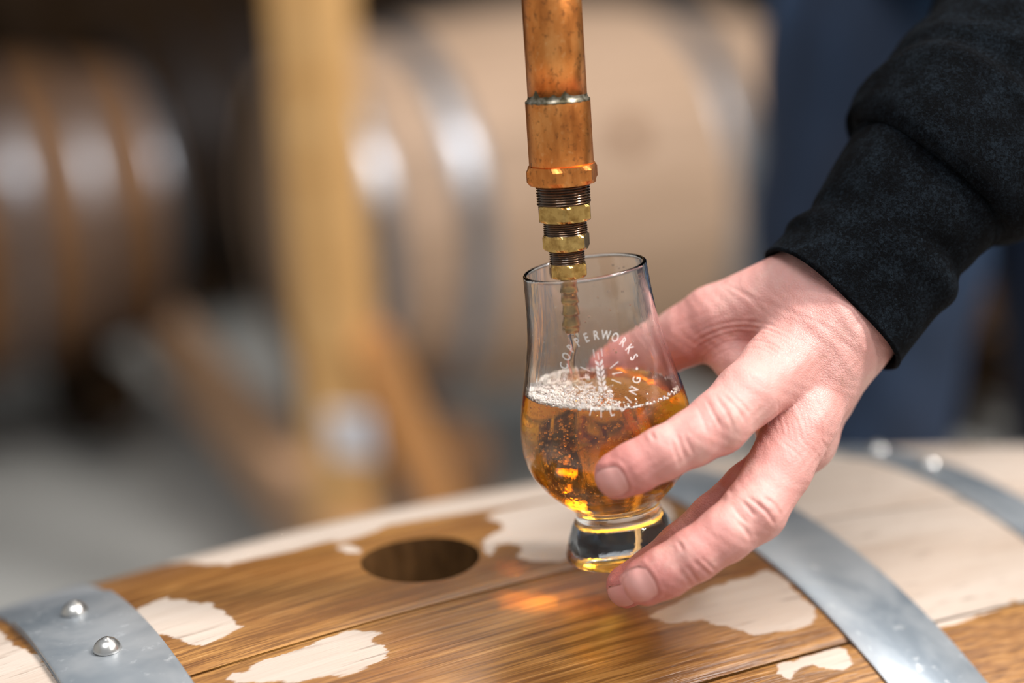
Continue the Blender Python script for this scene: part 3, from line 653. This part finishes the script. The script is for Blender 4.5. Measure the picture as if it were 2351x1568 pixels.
def nets(f, lo, hi, h, coarse=4):
    """surface nets on a narrow band"""
    lo = np.array(lo, float); n = (np.ceil((np.array(hi) - lo) / h / coarse).astype(int)) * coarse + 1
    nc = (n - 1) // coarse; H = h * coarse
    C = np.stack(np.meshgrid(*[lo[i] + (np.arange(nc[i]) + .5) * H for i in range(3)], indexing='ij'), -1).reshape(-1, 3)
    near = np.abs(f(C)) < H * 1.15 + 1.0 * h; near = near.reshape(nc)
    A = np.full(n, 1e3); mask = np.zeros(n, bool)
    idx = np.argwhere(near)
    off = np.stack(np.meshgrid(*[np.arange(coarse + 1)] * 3, indexing='ij'), -1).reshape(-1, 3)
    for s in range(0, len(idx), 4000):
        g = (idx[s:s + 4000, None, :] * coarse + off[None]).reshape(-1, 3); mask[g[:, 0], g[:, 1], g[:, 2]] = True
    g = np.argwhere(mask); vals = np.empty(len(g))
    for s in range(0, len(g), 200000): vals[s:s + 200000] = f(lo + g[s:s + 200000] * h)
    A[mask] = vals
    S = A < 0
    corners = [(i, j, k) for i in (0, 1) for j in (0, 1) for k in (0, 1)]
    def sh(B, c): return B[c[0]:B.shape[0] - 1 + c[0], c[1]:B.shape[1] - 1 + c[1], c[2]:B.shape[2] - 1 + c[2]]
    cnt = sum(sh(S, c).astype(np.int8) for c in corners); act = (cnt > 0) & (cnt < 8)
    cells = np.argwhere(act); vid = np.full(act.shape, -1); vid[act] = np.arange(len(cells))
    acc = np.zeros((len(cells), 3)); num = np.zeros(len(cells)); cv = [A[cells[:, 0] + c[0], cells[:, 1] + c[1], cells[:, 2] + c[2]] for c in corners]
    for i, c in enumerate(corners):
        for j, e_ in enumerate(corners):
            if j > i and sum(abs(x - y) for x, y in zip(c, e_)) == 1:
                x, y = cv[i], cv[j]; m = (x < 0) != (y < 0); t = np.where(m, x / np.where(m, x - y, 1), 0)
                acc[m] += (np.array(c) + t[m][:, None] * (np.array(e_) - np.array(c))); num[m] += 1
    V = lo + (cells + acc / num[:, None]) * h; F = []
    for ax in range(3):
        o1, o2 = [(1, 2), (2, 0), (0, 1)][ax]
        d = [0, 0, 0]; d[ax] = 1; a = S[:-1, :, :] if ax == 0 else S[:, :-1, :] if ax == 1 else S[:, :, :-1]; b = S[1:] if ax == 0 else S[:, 1:] if ax == 1 else S[:, :, 1:]
        E_ = np.argwhere(a != b); s0 = a[E_[:, 0], E_[:, 1], E_[:, 2]]
        ok = (E_[:, o1] > 0) & (E_[:, o2] > 0) & (E_[:, o1] < vid.shape[o1]) & (E_[:, o2] < vid.shape[o2]); E_ = E_[ok]; s0 = s0[ok]
        def vv(da, db):
            q = E_.copy(); q[:, o1] -= da; q[:, o2] -= db; return vid[q[:, 0], q[:, 1], q[:, 2]]
        Q = np.stack([vv(1, 1), vv(0, 1), vv(0, 0), vv(1, 0)], -1); Q[~s0] = Q[~s0][:, ::-1]; F.append(Q)
    F = np.concatenate(F); F = F[(F >= 0).all(1)]; return V, F
def vnormals(V, F):
    n = np.cross(V[F[:, 2]] - V[F[:, 0]], V[F[:, 3]] - V[F[:, 1]]); N_ = np.zeros_like(V)
    for i in range(4): np.add.at(N_, F[:, i], n)
    return N_ / np.maximum(np.linalg.norm(N_, axis=1, keepdims=True), 1e-9)
def subdivide(V, F):
    """one level of Catmull-Clark-like splitting (quads)"""
    E_ = np.sort(np.concatenate([F[:, [0, 1]], F[:, [1, 2]], F[:, [2, 3]], F[:, [3, 0]]]), 1); key = E_[:, 0] * len(V) + E_[:, 1]; u, inv_ = np.unique(key, return_inverse=True)
    e0, e1 = u // len(V), u % len(V); em = (V[e0] + V[e1]) / 2; fc = V[F].mean(1); nV, nE, nF = len(V), len(u), len(F); ie = inv_.reshape(4, nF) + nV; fi = np.arange(nF) + nV + nE
    # smooth
    acc = np.zeros_like(V); c = np.zeros(nV); np.add.at(acc, e0, em); np.add.at(acc, e1, em); np.add.at(c, e0, 1); np.add.at(c, e1, 1)
    Vn = V * .5 + .5 * acc / np.maximum(c, 1)[:, None]
    efc = np.zeros((nE, 3)); ec = np.zeros(nE)
    for i in range(4): np.add.at(efc, inv_.reshape(4, nF)[i], fc); np.add.at(ec, inv_.reshape(4, nF)[i], 1)
    en = np.where((ec == 2)[:, None], em * .5 + .5 * efc / np.maximum(ec, 1)[:, None], em)
    NV = np.concatenate([Vn, en, fc]); NF = np.concatenate([np.stack([F[:, 0], ie[0], fi, ie[3]], -1), np.stack([F[:, 1], ie[1], fi, ie[0]], -1), np.stack([F[:, 2], ie[2], fi, ie[1]], -1), np.stack([F[:, 3], ie[3], fi, ie[2]], -1)])
    return NV, NF
def np_mesh(name, V, F, mats, smooth=True):
    m = bpy.data.meshes.new(name); k_ = F.shape[1]; m.vertices.add(len(V)); m.vertices.foreach_set('co', np.ascontiguousarray(V, dtype=np.float32).reshape(-1)); m.loops.add(F.size); m.loops.foreach_set('vertex_index', np.ascontiguousarray(F, dtype=np.int32).reshape(-1))
    m.polygons.add(len(F)); m.polygons.foreach_set('loop_start', np.arange(0, F.size, k_, dtype=np.int32)); m.polygons.foreach_set('loop_total', np.full(len(F), k_, np.int32)); m.polygons.foreach_set('use_smooth', np.full(len(F), smooth)); m.update(calc_edges=True)
    for x in mats: m.materials.append(x)
    return m

# ---- the hand (left hand, back to the camera, thumb behind the glass)
def J(*a): return [(hp3(x, y, w), r) for x, y, w, r in a]
INDEX = J((1785, 850, 7, 14.5), (1714, 908, 22, 12.2), (1648, 972, 31, 11.6), (1590, 1006, 36, 10.2), (1520, 1042, 39, 9.7), (1460, 1072, 39, 9.4), (1420, 1090, 37.5, 9.0))
MIDDLE = J((1842, 958, 6, 14), (1790, 1075, 18, 12.2), (1732, 1172, 28, 11.9), (1665, 1226, 33, 10.4), (1592, 1275, 35, 9.8), (1530, 1312, 34, 9.5), (1484, 1334, 32, 9.2))
RING = J((1825, 1012, -10, 13), (1780, 1070, 0, 10.5), (1722, 1122, 7, 10.3), (1640, 1190, 9, 9.4), (1565, 1255, 9, 9.0), (1500, 1308, 8, 8.6), (1441, 1345, 7, 8.4))
PINKY = J((1820, 1045, -28, 11), (1775, 1130, -20, 9), (1700, 1205, -14, 8.2), (1630, 1240, -10, 7.6))
THUMB = J((1850, 668, -17, 18.5), (1640, 735, -27, 13.5), (1575, 770, -31, 12.0), (1512, 802, -37, 11.2), (1450, 828, -42, 10.5), (1395, 850, -44, 9.2))
PALM = [J((1915, 700, -16, 21), (1865, 768, -8, 18.5), (1788, 850, 6, 14)), J((1922, 732, -16, 20.5), (1882, 846, -6, 16), (1840, 960, 4, 13.5)), J((1926, 758, -20, 18.5), (1868, 890, -16, 15), (1823, 1010, -11, 12.5)), J((1930, 775, -26, 16), (1868, 915, -28, 13.5), (1820, 1042, -28, 10.5))]
ARM = J((1918, 722, -18, 22.5), (1985, 632, -21, 23.5), (2110, 476, -28, 25), (2260, 290, -44, 30), (2420, 90, -80, 36))
WEB = J((1672, 805, -24, 9.5), (1740, 885, -12, 10.5)); PAD = J((1800, 930, -14, 15), (1850, 1010, -14, 12))
def hand_sdf(P):
    d = None
    for c in PALM:
        x = chain(P, c, 6); d = x if d is None else smin(d, x, 9)
    d = smin(d, chain(P, ARM, 8), 14); d = smin(d, chain(P, PAD), 8)
    th = smin(chain(P, THUMB, 4), chain(P, WEB), 5)
    out = smin(d, th, 5)
    for c, k_ in ((INDEX, 5), (MIDDLE, 4), (RING, 4), (PINKY, 4)):
        out = np.minimum(out, smin(d, chain(P, c, 2.5), k_))
    # fleshy pads and joint swelling
    return out
lo = hp3(1330, 1420, 0); hi = hp3(2290, 250, 0)
V, F = nets(hand_sdf, (lo[0], lo[1], -70), (hi[0], hi[1], 58), 1.1)
V, F = subdivide(V, F)
def grad(P, e_=.25):
    k_ = np.array([[1, -1, -1], [-1, -1, 1], [-1, 1, -1], [1, 1, 1]], float); return sum(q * hand_sdf(P + q * e_)[:, None] for q in k_) / (4 * e_)
vis = np.ones(len(V), bool)
N_ = vnormals(V, F)
# creases: (image points), depth mm, width mm, on the side facing the camera
CREASE = []
def cr_(pts, amp, wid): CREASE.append(([hp3(x, y, 25)[:2] for x, y in pts], amp, wid))
cr_([(1612, 912), (1625, 945), (1645, 985)], .42, .8); cr_([(1648, 902), (1672, 930), (1698, 966)], .45, .8); cr_([(1632, 905), (1652, 940), (1672, 985)], .38, .8); cr_([(1664, 898), (1694, 930), (1714, 952)], .35, .8); cr_([(1590, 928), (1602, 960), (1612, 1000)], .25, .8)
cr_([(1484, 985), (1492, 1005)], .5, .8); cr_([(1540, 985), (1548, 1015), (1562, 1048)], .35, .8); cr_([(1528, 998), (1534, 1020), (1548, 1060)], .25, .8); cr_([(1556, 985), (1566, 1010), (1580, 1040)], .25, .7)
cr_([(1690, 1140), (1706, 1158), (1722, 1178)], .45, .8); cr_([(1716, 1140), (1745, 1165), (1766, 1198)], .5, .8); cr_([(1735, 1130), (1765, 1152), (1782, 1180)], .4, .8); cr_([(1680, 1186), (1696, 1204), (1712, 1232)], .4, .9); cr_([(1668, 1150), (1690, 1180), (1705, 1196)], .3, .8); cr_([(1700, 1130), (1730, 1152), (1752, 1180)], .3, .7)
cr_([(1560, 1280), (1580, 1305), (1600, 1332)], .4, .8); cr_([(1576, 1266), (1598, 1288), (1624, 1314)], .45, .8); cr_([(1546, 1230), (1552, 1240), (1558, 1252)], .5, .8); cr_([(1548, 1290), (1562, 1310), (1576, 1332)], .25, .8); cr_([(1592, 1262), (1612, 1280), (1636, 1302)], .25, .7); cr_([(1650, 1108), (1664, 1118), (1676, 1122)], .7, 1.2)
for i, rr in enumerate((78, 90, 101, 114, 126, 140, 155)):
    a_ = np.radians(np.linspace(168 - i * 4, 20 + i * 3, 14)); cr_([(1730 + rr * 1.0 * math.cos(a) + 3 * math.sin(5 * a + i), 868 - rr * .86 * math.sin(a)) for a in a_], .22 + .06 * (i % 3), .75)
for i in range(9):
    x0, y0 = 1770 + 13 * i, 905 + 7 * (i % 4); cr_([(x0, y0), (x0 + 22, y0 + 50), (x0 + 30, y0 + 105)], .16, .7)
for i in range(8):
    x0, y0 = 1795 + 16 * i, 1000 + 12 * (i % 3); cr_([(x0 - 14, y0), (x0 + 8, y0 + 26), (x0 + 18, y0 + 58)], .16, .7)
for i in range(7):
    x0, y0 = 1690 + 30 * i, 640 + 14 * i; cr_([(x0, y0), (x0 + 60, y0 + 40), (x0 + 130, y0 + 110)], .14, .9)
disp = np.zeros(len(V)); face = np.clip((N_[:, 2] + .05) / .35, 0, 1)
for pts, amp, wid in CREASE:
    q = np.array(pts); lo_, hi_ = q.min(0) - 4, q.max(0) + 4; s = np.where((V[:, 0] > lo_[0]) & (V[:, 0] < hi_[0]) & (V[:, 1] > lo_[1]) & (V[:, 1] < hi_[1]) & (V[:, 2] > -22))[0]
    if not len(s): continue
    X = V[s, :2]; best = np.full(len(s), 1e9)
    tt = np.zeros(len(s)); n_ = len(q) - 1
    for i in range(n_):
        a, b = q[i], q[i + 1]; e_ = b - a; t = np.clip(((X - a) @ e_) / (e_ @ e_), 0, 1); dd = ((X - a - t[:, None] * e_)**2).sum(1); m = dd < best; best[m] = dd[m]; tt[m] = (i + t[m]) / n_
    dd = np.sqrt(best); env = np.clip(np.minimum(tt, 1 - tt) * 4, .15, 1)
    disp[s] += (-amp * np.exp(-(dd / wid)**2) + amp * .35 * np.exp(-((dd - 1.7 * wid) / wid)**2)) * env * face[s]
# soft anatomical relief: knuckles, tendons, veins, flesh folds
def blob(px, py, amp, wid, pz=None):
    global disp
    c_ = hp3(px, py, 20)[:2]; disp += amp * np.exp(-(((V[:, :2] - c_)**2).sum(1)) / wid**2) * face * (V[:, 2] > -25)
for b_ in ((1668, 945, .9, 6), (1742, 1172, .9, 6), (1765, 900, .8, 9), (1850, 985, 1.2, 9), (1690, 800, 1.0, 9), (1600, 1010, .3, 8), (1650, 1240, .3, 8)): blob(*b_)
def ridge(pts, amp, wid):
    global disp
    q = np.array([hp3(x, y, 10)[:2] for x, y in pts]); best = np.full(len(V), 1e9)
    for a, b in zip(q[:-1], q[1:]):
        e_ = b - a; t = np.clip(((V[:, :2] - a) @ e_) / (e_ @ e_), 0, 1); best = np.minimum(best, ((V[:, :2] - a - t[:, None] * e_)**2).sum(1))
    disp += amp * np.exp(-best / wid**2) * face * (V[:, 2] > -30)
ridge([(1960, 700), (1880, 790), (1790, 860)], .7, 4.5); ridge([(1975, 760), (1930, 860), (1872, 960)], .9, 4.0); ridge([(1850, 640), (1760, 680), (1660, 720)], .6, 6)
ridge([(1900, 650), (1930, 720), (1985, 800)], .5, 2.5); ridge([(1840, 720), (1900, 780), (1960, 860)], .35, 2.2); ridge([(1790, 760), (1850, 830), (1900, 900)], -.5, 5)
disp += .10 * np.sin(V[:, 0] * .9 + 2 * np.sin(V[:, 1] * .35)) * np.sin(V[:, 1] * .8 + V[:, 2] * .5) * face
# nails
def nail_frame(px, py, w, axis, normal):
    c_ = hp3(px, py, w); n_ = np.array(normal, float); n_ /= np.linalg.norm(n_); a_ = np.array(axis, float); a_ -= n_ * (a_ @ n_); a_ /= np.linalg.norm(a_); s_ = np.cross(n_, a_); return c_, a_, s_, n_
NAILS = [(nail_frame(1404, 1108, 44, (-.90, -.40, -.2), (-.22, -.30, .93)), 6.3, 6.0), (nail_frame(1467, 1347, 39, (-.86, -.44, -.2), (-.10, -.42, .90)), 7.0, 6.2), (nail_frame(1428, 1366, 12, (-.8, -.55, -.1), (-.2, -.62, .74)), 5.6, 5.0)]
for (c_, a_, s_, n_), la, ls in NAILS:
    rel = V - c_; u_ = rel @ a_ / la; v_ = rel @ s_ / ls; q = (np.abs(u_)**2.8 + np.abs(v_)**2.8)**(1 / 2.8); ok = (np.abs(rel @ n_) < 9) & ((N_ @ n_) > .15)
    disp += np.where(ok, -.40 * np.clip((1.0 - q) * 6, 0, 1) + .30 * np.exp(-((q - 1.16) / .11)**2) * (u_ < .75), 0)
V2 = V + N_ * disp[:, None]
tipred = np.zeros(len(V))
for jn, r_, s_ in ((INDEX[-1][0], 20, .8), (MIDDLE[-1][0], 24, .8), (RING[-1][0], 26, .9), (THUMB[-1][0], 26, .8), (INDEX[3][0], 16, .35), (MIDDLE[4][0], 18, .5), (RING[2][0], 22, .7), (hp3(1600, 790, -28), 22, .5)): tipred = np.maximum(tipred, s_ * np.exp(-((V - jn)**2).sum(1) / r_**2))
tipred += np.clip(-N_[:, 1] * .15, 0, .2) * 0
m = np_mesh('hand', to_world(V2), F, (M['skin'],)); at_ = m.attributes.new('red', 'FLOAT', 'POINT'); at_.data.foreach_set('value', np.clip(tipred, 0, 1).astype(np.float32))

person = thing('person', 'person in a black fleece sweatshirt and blue jeans holding the tulip glass in one hand', 'person', (.40, 1.56, 0))
def child(name, m):
    o = obj(name, m, person); o.matrix_local = Matrix.Translation(-Vector(person.location)); return o
hand = child('hand', m)
# nail plates on the modelled fingertips
def surf_hit(p, n_, far=14):
    t = np.zeros(len(p)); q = p + n_ * far
    for _ in range(60): q = q - n_ * np.minimum(hand_sdf(q), 2.0)[:, None]
    return q
for ni, ((c_, a_, s_, n_), la, ls) in enumerate(NAILS):
    nu, nv = 22, 18; U, Vv = np.meshgrid(np.linspace(-1, 1, nu), np.linspace(-1, 1, nv), indexing='ij')
    X = U * np.sqrt(1 - .42 * Vv**2); Y = Vv * np.sqrt(1 - .36 * U**2)
    p = c_ + (X * la).reshape(-1, 1) * a_ + (Y * ls).reshape(-1, 1) * s_; q = surf_hit(p, n_)
    hgt = np.where(X > .55, .18, -.02).reshape(-1); ed_ = np.maximum(np.abs(U), np.abs(Vv)).reshape(-1); lift = .10 + hgt - np.where(ed_ > .97, .35, 0) * (X.reshape(-1) < .6)
    dep = (q - c_) @ n_; q = q + n_ * np.maximum(-4.0 - dep, 0)[:, None]
    top_ = q + n_ * lift[:, None]; bt = q - n_ * .5; Vn = np.concatenate([top_, bt]); Fg = np.array(grid_faces(nu, nv)); n0 = nu * nv
    bd = [i * nv for i in range(nu)] + [(nu - 1) * nv + j for j in range(1, nv)] + [i * nv + nv - 1 for i in range(nu - 2, -1, -1)] + [j for j in range(nv - 2, 0, -1)]
    Fs = [tuple(f) for f in Fg] + [(bd[i], bd[(i + 1) % len(bd)], bd[(i + 1) % len(bd)] + n0, bd[i] + n0) for i in range(len(bd))]
    mm_ = mesh('fingernail', to_world(Vn), Fs, True, (M['nail'],)); o = obj('fingernail', mm_, hand)

# ---- cuff and sleeve
def tube(name, path, mat, nrings, nseg, disp_f, thick=1.6, cap_inner=14.0, world_path=None):
    """path: list of (center mm, half width across, half width in depth)"""
    C_ = np.array([p[0] for p in path]); A_ = np.array([p[1] for p in path]); B_ = np.array([p[2] for p in path]); s = np.concatenate([[0], np.cumsum(np.linalg.norm(np.diff(C_, axis=0), axis=1))])
    q = np.linspace(0, s[-1], nrings); c_ = np.stack([interp(s, C_[:, i], q) for i in range(3)], -1); a_ = interp(s, A_, q); b_ = interp(s, B_, q)
    T = np.gradient(c_, axis=0); T /= np.linalg.norm(T, axis=1, keepdims=True); ref = np.array([0, 0, 1.0]); S_ = np.cross(T, ref); S_ /= np.linalg.norm(S_, axis=1, keepdims=True); D_ = np.cross(S_, T)
    ph = np.linspace(0, 2 * np.pi, nseg, endpoint=False); QQ, PP = np.meshgrid(q, ph, indexing='ij'); dr = disp_f(QQ, PP, s[-1])
    ca, sa = np.cos(PP), np.sin(PP); e_ = 2 / 2.3; ca = np.sign(ca) * np.abs(ca)**e_; sa = np.sign(sa) * np.abs(sa)**e_
    def ringpos(extra): return c_[:, None, :] + S_[:, None, :] * ((a_[:, None] + dr + extra) * ca)[..., None] + D_[:, None, :] * ((b_[:, None] + dr + extra) * sa)[..., None]
    outer = ringpos(0.0); inner = ringpos(-thick); lipv = (ringpos(-.25 * thick)[0] + ringpos(-.75 * thick)[0]) / 2 - T[0] * thick * .5
    ni_ = max(3, int(cap_inner / (s[-1] / nrings)))
    rings = [inner[i] for i in range(ni_, -1, -1)] + [lipv] + [outer[i] for i in range(nrings)]
    V = np.concatenate(rings); F = np.array(grid_faces(len(rings), nseg, False, True))[:, ::-1]; return V, F
rs = np.random.default_rng(11); ph_ = rs.uniform(0, 6.28, 40)
def cuff_d(q, p, L):
    d = .7 * np.sin(p * 3 + q * .05 + ph_[0]) * np.exp(-q / 30) + .5 * np.sin(p * 5 + q * .09 + ph_[1])
    d += 2.4 * np.exp(-((q - 24 - 6 * np.sin(p + 1.0)) / 5.5)**2) * (.5 + .5 * np.sin(p * 2 + .6)) - 1.8 * np.exp(-((q - 34 - 6 * np.sin(p + 1.0)) / 4.5)**2) * (.5 + .5 * np.sin(p * 2 + .6))
    for c0 in (L - 12.0, L - 8.6): d += -1.1 * np.exp(-((q - c0) / .8)**2) + .5 * np.exp(-((q - c0 - 1.6) / .8)**2)
    d += .9 * np.exp(-((q - L + 2) / 3.0)**2)
    d += .4 * np.exp(-(q / 1.6)**2)
    return d
CUFF = [(hp3(1907, 708, -17), 34.6, 30), (hp3(1962, 648, -19), 33.6, 29.6), (hp3(2032, 552, -22), 33.4, 30.5), (hp3(2085, 472, -24), 34.4, 31.5), (hp3(2143, 405, -28), 36.5, 33), (hp3(2160, 384, -29), 36.5, 33)]
V, F = tube('cuff', CUFF, M['fleece'], 150, 180, cuff_d, 2.2, 22)
cuff = child('cuff', np_mesh('cuff', to_world(V), F, (M['fleece'],)))
def sleeve_d(q, p, L):
    d = 1.2 * np.sin(p * 2 + q * .06 + ph_[5]) + .7 * np.sin(p * 4 - q * .11 + ph_[6])
    for i in range(9):
        c0 = 20 + i * 19 + 4 * math.sin(i * 2.3); d += (2.6 - .1 * i) * np.exp(-((q - c0 - (7 + 2 * math.sin(i)) * np.sin(p + .5 + i * .8)) / 5.0)**2) * (.55 + .45 * np.sin(p * (1 + i % 2) + ph_[8 + i]))
    return d
SLEEVE = [(hp3(2141, 408, -28), 34.0, 31), (hp3(2137, 412, -28), 37.2, 34), (hp3(2146, 402, -28), 41.0, 37), (hp3(2168, 376, -30), 44.0, 40), (hp3(2228, 318, -38), 46, 42), (hp3(2330, 205, -58), 49, 46), (hp3(2440, 70, -90), 53, 50), (hp3(2560, -90, -140), 56, 54), (hp3(2700, -290, -220), 60, 60), (hp3(2830, -500, -330), 66, 66)]
V, F = tube('sleeve', SLEEVE, M['fleece'], 260, 180, sleeve_d, 2.0, 6)
SLW = to_world(V); child('sleeve', np_mesh('sleeve', SLW, F, (M['fleece'],)))
SHOULDER_END = to_world(np.array([hp3(2830, -500, -330)]))[0]

# ---- the rest of the person, standing behind the barrel
def wj(*a): return [(np.array(p, float) * 1000, r) for *p, r in a]
legL = at(1992, 640, 1.56); legR = at(2520, 640, 1.60)
xl, yl, xr, yr = legL[0], legL[1], legR[0], legR[1]; xm, ym = (xl + xr) / 2, (yl + yr) / 2
SH = SHOULDER_END
def jeans_sdf(P):
    l = chain(P, wj((xl + .02, yl + .02, .95, 108), (xl, yl, .78, 98), (xl - .01, yl + .0, .48, 78), (xl, yl + .02, .10, 66)), 40)
    r = chain(P, wj((xr - .02, yr + .02, .95, 108), (xr, yr, .78, 96), (xr + .01, yr + .0, .48, 78), (xr, yr + .02, .10, 66)), 40)
    hipb = chain(P, wj((xm - .06, ym + .02, .955, 118), (xm + .06, ym + .02, .955, 118)), 30)
    d = smin(np.minimum(l, r), hipb, 40); d = smax(d, 35 - P[:, 2], 6)
    d += 2.5 * np.sin(P[:, 2] * .035 + P[:, 0] * .03) * np.sin(P[:, 0] * .05 + P[:, 2] * .02)
    return d
V, F = nets(jeans_sdf, ((xl - .2) * 1000, (yl - .25) * 1000, 20), ((xr + .2) * 1000, (yl + .3) * 1000, 1160), 13)
V, F = subdivide(V, F); child('jeans', np_mesh('jeans', V / 1000, F, (M['denim'],)))
def torso_sdf(P):
    b = chain(P, wj((xm, ym - .09, 1.06, 135), (xm - .01, ym - .13, 1.22, 138), (xm - .02, ym - .22, 1.37, 122)), 60); b = smin(b, chain(P, wj((xm, ym + .08, 1.06, 135), (xm - .01, ym + .04, 1.22, 138), (xm - .02, ym - .04, 1.38, 122)), 60), 60)
    sh = chain(P, wj((xm - .03, ym - .32, 1.43, 72), (xm - .03, ym + .04, 1.46, 72)), 30); nk = chain(P, wj((xm - .03, ym - .14, 1.48, 70), (xm - .05, ym - .15, 1.54, 62)), 20)
    la = chain(P, wj((SH[0], SH[1], SH[2], 62), (xm - .03, ym - .32, 1.43, 72)), 20)
    ra = chain(P, wj((xm - .03, ym + .04, 1.45, 72), (xm + .03, ym + .14, 1.20, 60), (xm - .15, ym + .06, 1.08, 52)), 20)
    d = smin(smin(b, sh, 60), nk, 30); d = smin(d, la, 40); d = smin(d, ra, 30); return smax(d, 1012 - P[:, 2], 10)
V, F = nets(torso_sdf, (min(xm - .45, SH[0] - .12) * 1000, (min(SH[1], ym - .45) - .12) * 1000, 980), ((xm + .45) * 1000, (ym + .3) * 1000, 1640), 13)
V, F = subdivide(V, F); child('sweatshirt', np_mesh('sweatshirt', V / 1000, F, (M['fleece'],)))
hx, hy, hz = xm - .08, ym - .17, 1.70
def face_left(P): return np.stack([-(P[:, 1] - hy * 1000) + hx * 1000, (P[:, 0] - hx * 1000) + hy * 1000, P[:, 2]], -1)
def head_sdf(P):
    P = face_left(P)
    d = chain(P, wj((hx, hy + .02, hz + .02, 88), (hx, hy - .02, hz - .06, 66)), 50); d = smin(d, chain(P, wj((hx, hy + .05, 1.50, 52), (hx, hy + .02, hz - .04, 54)), 20), 20)
    d = smin(d, chain(P, wj((hx, hy - .085, hz - .005, 8), (hx, hy - .098, hz - .035, 12)), 5), 10); d = smin(d, chain(P, wj((hx - .02, hy - .07, hz - .075, 7), (hx + .02, hy - .07, hz - .075, 7)), 4), 6)
    for s in (-1, 1):
        d = smin(d, chain(P, wj((hx + s * .088, hy + .01, hz + .01, 10), (hx + s * .086, hy + .005, hz - .03, 8)), 4), 5); d = smax(d, -(np.linalg.norm(P - np.array([hx + s * .032, hy - .092, hz + .012]) * 1000, axis=1) - 16), 8)
        d = np.minimum(d, np.linalg.norm(P - np.array([hx + s * .032, hy - .068, hz + .012]) * 1000, axis=1) - 12)
    return d
V, F = nets(head_sdf, ((hx - .15) * 1000, (hy - .15) * 1000, 1450), ((hx + .15) * 1000, (hy + .15) * 1000, 1830), 5)
V, F = subdivide(V, F); child('head', np_mesh('head', V / 1000, F, (M['skin'],)))
def hair_sdf(P):
    P = face_left(P)
    d = cone(P, np.array([hx, hy + .03, hz + .03]) * 1000, np.array([hx, hy + .02, hz - .02]) * 1000, 95, 88); cutp = (P[:, 2] - hz * 1000) * .6 + (P[:, 1] - hy * 1000) * 1.0; return smax(d, -(cutp - 4), 10)
V, F = nets(hair_sdf, ((hx - .17) * 1000, (hy - .15) * 1000, 1500), ((hx + .17) * 1000, (hy + .17) * 1000, 1850), 7); child('hair', np_mesh('hair', V / 1000, F, (M['hair'],)))
for x_, y_ in ((xl, yl), (xr, yr)):
    def shoe_sdf(P): return smax(chain(P, wj((x_ + .05, y_, .05, 45), (x_ - .05, y_, .05, 48), (x_ - .16, y_, .035, 38)), 20), 2 - P[:, 2], 4)
    V, F = nets(shoe_sdf, ((x_ - .23) * 1000, (y_ - .08) * 1000, -5), ((x_ + .12) * 1000, (y_ + .08) * 1000, 130), 6); child('shoe', np_mesh('shoe', V / 1000, F, (M['shoe'],)))
